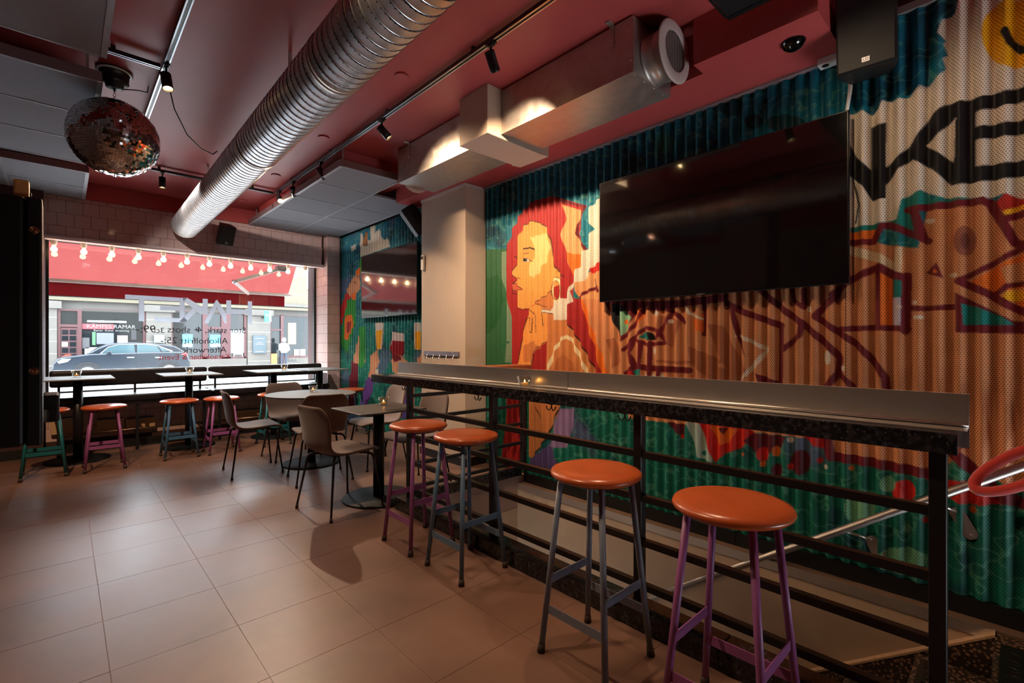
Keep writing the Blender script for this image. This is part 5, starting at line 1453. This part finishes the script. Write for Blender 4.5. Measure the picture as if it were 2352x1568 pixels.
MB().lathe([(.17, .90), (.175, 1.0), (.18, 1.2), (.2, 1.36), (.15, 1.46), (.07, 1.50)], 20).build('top', mat('white_shirt', (222, 226, 228), rough=.8), per)
for s in (-1, 1): MB().tube([(s * .17, 0, 1.4), (s * .24, -.1, 1.1), (s * .11, -.31, 1.03)], [.085, .068, .05], 12).build('sleeve', MATS['white_shirt'], per)
MB().lathe([(0, 1.5)] + [(.112 * math.sin(PI * k / 12), 1.645 - .135 * math.cos(PI * k / 12)) for k in range(1, 12)] + [(0, 1.78)], 18, (0, -.03, 0)).build('hair', mat('white_cap', (215, 212, 208), rough=.8), per)
# red chair on the far pavement
rc = thing('red_cafe_chair', 'bright red plastic chair on the far pavement', 'chair', (on_y(156, 812, 28.6)[0], 28.6, SZ + .121))
M_rpl = mat('red_plastic', (230, 58, 40), rough=.4)
MB().box(-.24, .24, -.22, .22, .43, .46).build('seat', M_rpl, rc, bevel=.012)
MB().prism([(-.2, .0), (.2, .0), (.25, .2), (.2, .42), (.08, .5), (-.08, .5), (-.2, .42), (-.25, .2)], .20, .235).build('backrest', M_rpl, rc, bevel=.01).location = (0, 0, .46)
for sx in (-1, 1):
    MB().box(sx * .27 - .03, sx * .27 + .03, -.2, .2, .64, .68).build('armrest', M_rpl, rc, bevel=.01)
    for sy in (-1, 1): MB().tube([(sx * .2, sy * .18, .43), (sx * .23, sy * .22, 0)], .018, 8).build('leg', M_rpl, rc)
# car
YC = 26.2
M_car = mat('dark_blue_car_paint', (20, 30, 40), rough=.2, spec=.4, coat=.4)
M_cglass = mat('car_glass', (60, 80, 86), rough=.05, spec=.5)
M_tyre = mat('tyre', (24, 24, 26), rough=.8); M_rim = mat('wheel_rim', (170, 174, 178), rough=.3, metal=.8)
def Cp(x, y): q = on_y(100 + x / 6.03, 640 + y / 6.03, YC); return q[0], q[2]
cxx = Cp(1070, 1000)[0]
car = thing('car', 'dark blue-grey crossover car parked in the street', 'car', (cxx, YC + .9, SZ))
def cpoly(l): return [(Cp(a, b)[0] - cxx, Cp(a, b)[1] - SZ) for a, b in l]
zlow = .28
out = cpoly([(112, 1250), (122, 1180), (190, 1112), (280, 1082), (480, 1060), (600, 1040)]) + cpoly([(2010, 1085), (2035, 1150), (2030, 1250)])
xL, xR = out[0][0], out[-1][0]
low = [(xR - .05, .30), (xL + .05, .30)]
belt = cpoly([(112, 1250), (122, 1180), (190, 1112), (280, 1082), (480, 1060), (650, 1040), (1000, 1030), (1500, 1015), (1850, 1010), (1965, 1010), (2010, 1085), (2035, 1150), (2030, 1250)]) + low
MB().prism(belt, -.90, .90).build('body', M_car, car, bevel=.05, seg=3)
cab = cpoly([(600, 1045), (760, 960), (900, 908), (1050, 885), (1230, 880), (1430, 890), (1640, 905), (1830, 930), (1960, 1005), (1960, 1035), (1500, 1040), (1000, 1045)])
MB().prism(cab, -.74, .74).build('cabin', M_car, car, bevel=.06, seg=3)
for l in ([(775, 1040), (900, 945), (1000, 910), (1260, 900), (1275, 1028)], [(1300, 900), (1440, 908), (1580, 935), (1630, 1010), (1300, 1026)], [(1600, 940), (1700, 960), (1770, 998), (1650, 1008)]):
    MB().prism(cpoly(l), -.752, -.741).build('side_window', M_cglass, car)
ws_ = MB().prism(cpoly([(770, 1052), (775, 1040), (900, 940), (1050, 905), (1440, 900), (1600, 925), (1790, 995), (1800, 1010), (1760, 1000), (1590, 932), (1440, 909), (1050, 913), (905, 948), (790, 1045)]), -.76, -.753).build('window_trim', M_alu, car)
MB().box(cpoly([(870, 1000)])[0][0], cpoly([(945, 1000)])[0][0], -1.06, -.905, cpoly([(900, 1040)])[0][1], cpoly([(900, 1000)])[0][1]).build('mirror', M_car, car, bevel=.03)
for x in (1205, 1590):
    q = cpoly([(x, 1090)])[0]; MB().box(q[0] - .12, q[0] + .12, -.925, -.902, q[1] - .02, q[1] + .02).build('door_handle', M_alu, car, bevel=.008)
q = cpoly([(1280, 1030), (1285, 1225)]); MB().box(q[0][0], q[0][0] + .012, -.903, -.9005, q[1][1], q[0][1]).build('door_gap', M_black, car)
MB().prism(cpoly([(190, 1150), (260, 1110), (380, 1108), (330, 1150), (210, 1175)]), -.915, -.903).build('headlight', mat('headlight', (210, 220, 226), rough=.15), car)
MB().prism(cpoly([(1900, 1050), (1965, 1015), (2005, 1050), (1960, 1062)]), -.915, -.903).build('tail_light', mat('tail_light', (200, 60, 60), rough=.2), car)
for x in (610, 1740):
    q = cpoly([(x, 1250)])[0][0]
    w_ = MB().lathe([(.0, -.91), (.35, -.91), (.355, -.88), (.355, -.68), (.33, -.66), (0, -.66)], 36, (q, 0, .356), axis='y').build('wheel', M_tyre, car)
    MB().lathe([(.0, -.925), (.06, -.925), (.08, -.918), (.23, -.918), (.25, -.911)], 28, (q, 0, .356), axis='y').build('rim', M_rim, w_)
    ar = MB()
    pts = [(q + .44 * math.cos(a), .36 + .44 * math.sin(a)) for a in [PI * k / 14 for k in range(15)]]; pin = [(q + .375 * math.cos(a), .36 + .375 * math.sin(a)) for a in [PI * k / 14 for k in range(15)]]
    ar.prism(pts + pin[::-1], -.916, -.902).build('wheel_arch', M_black, car)
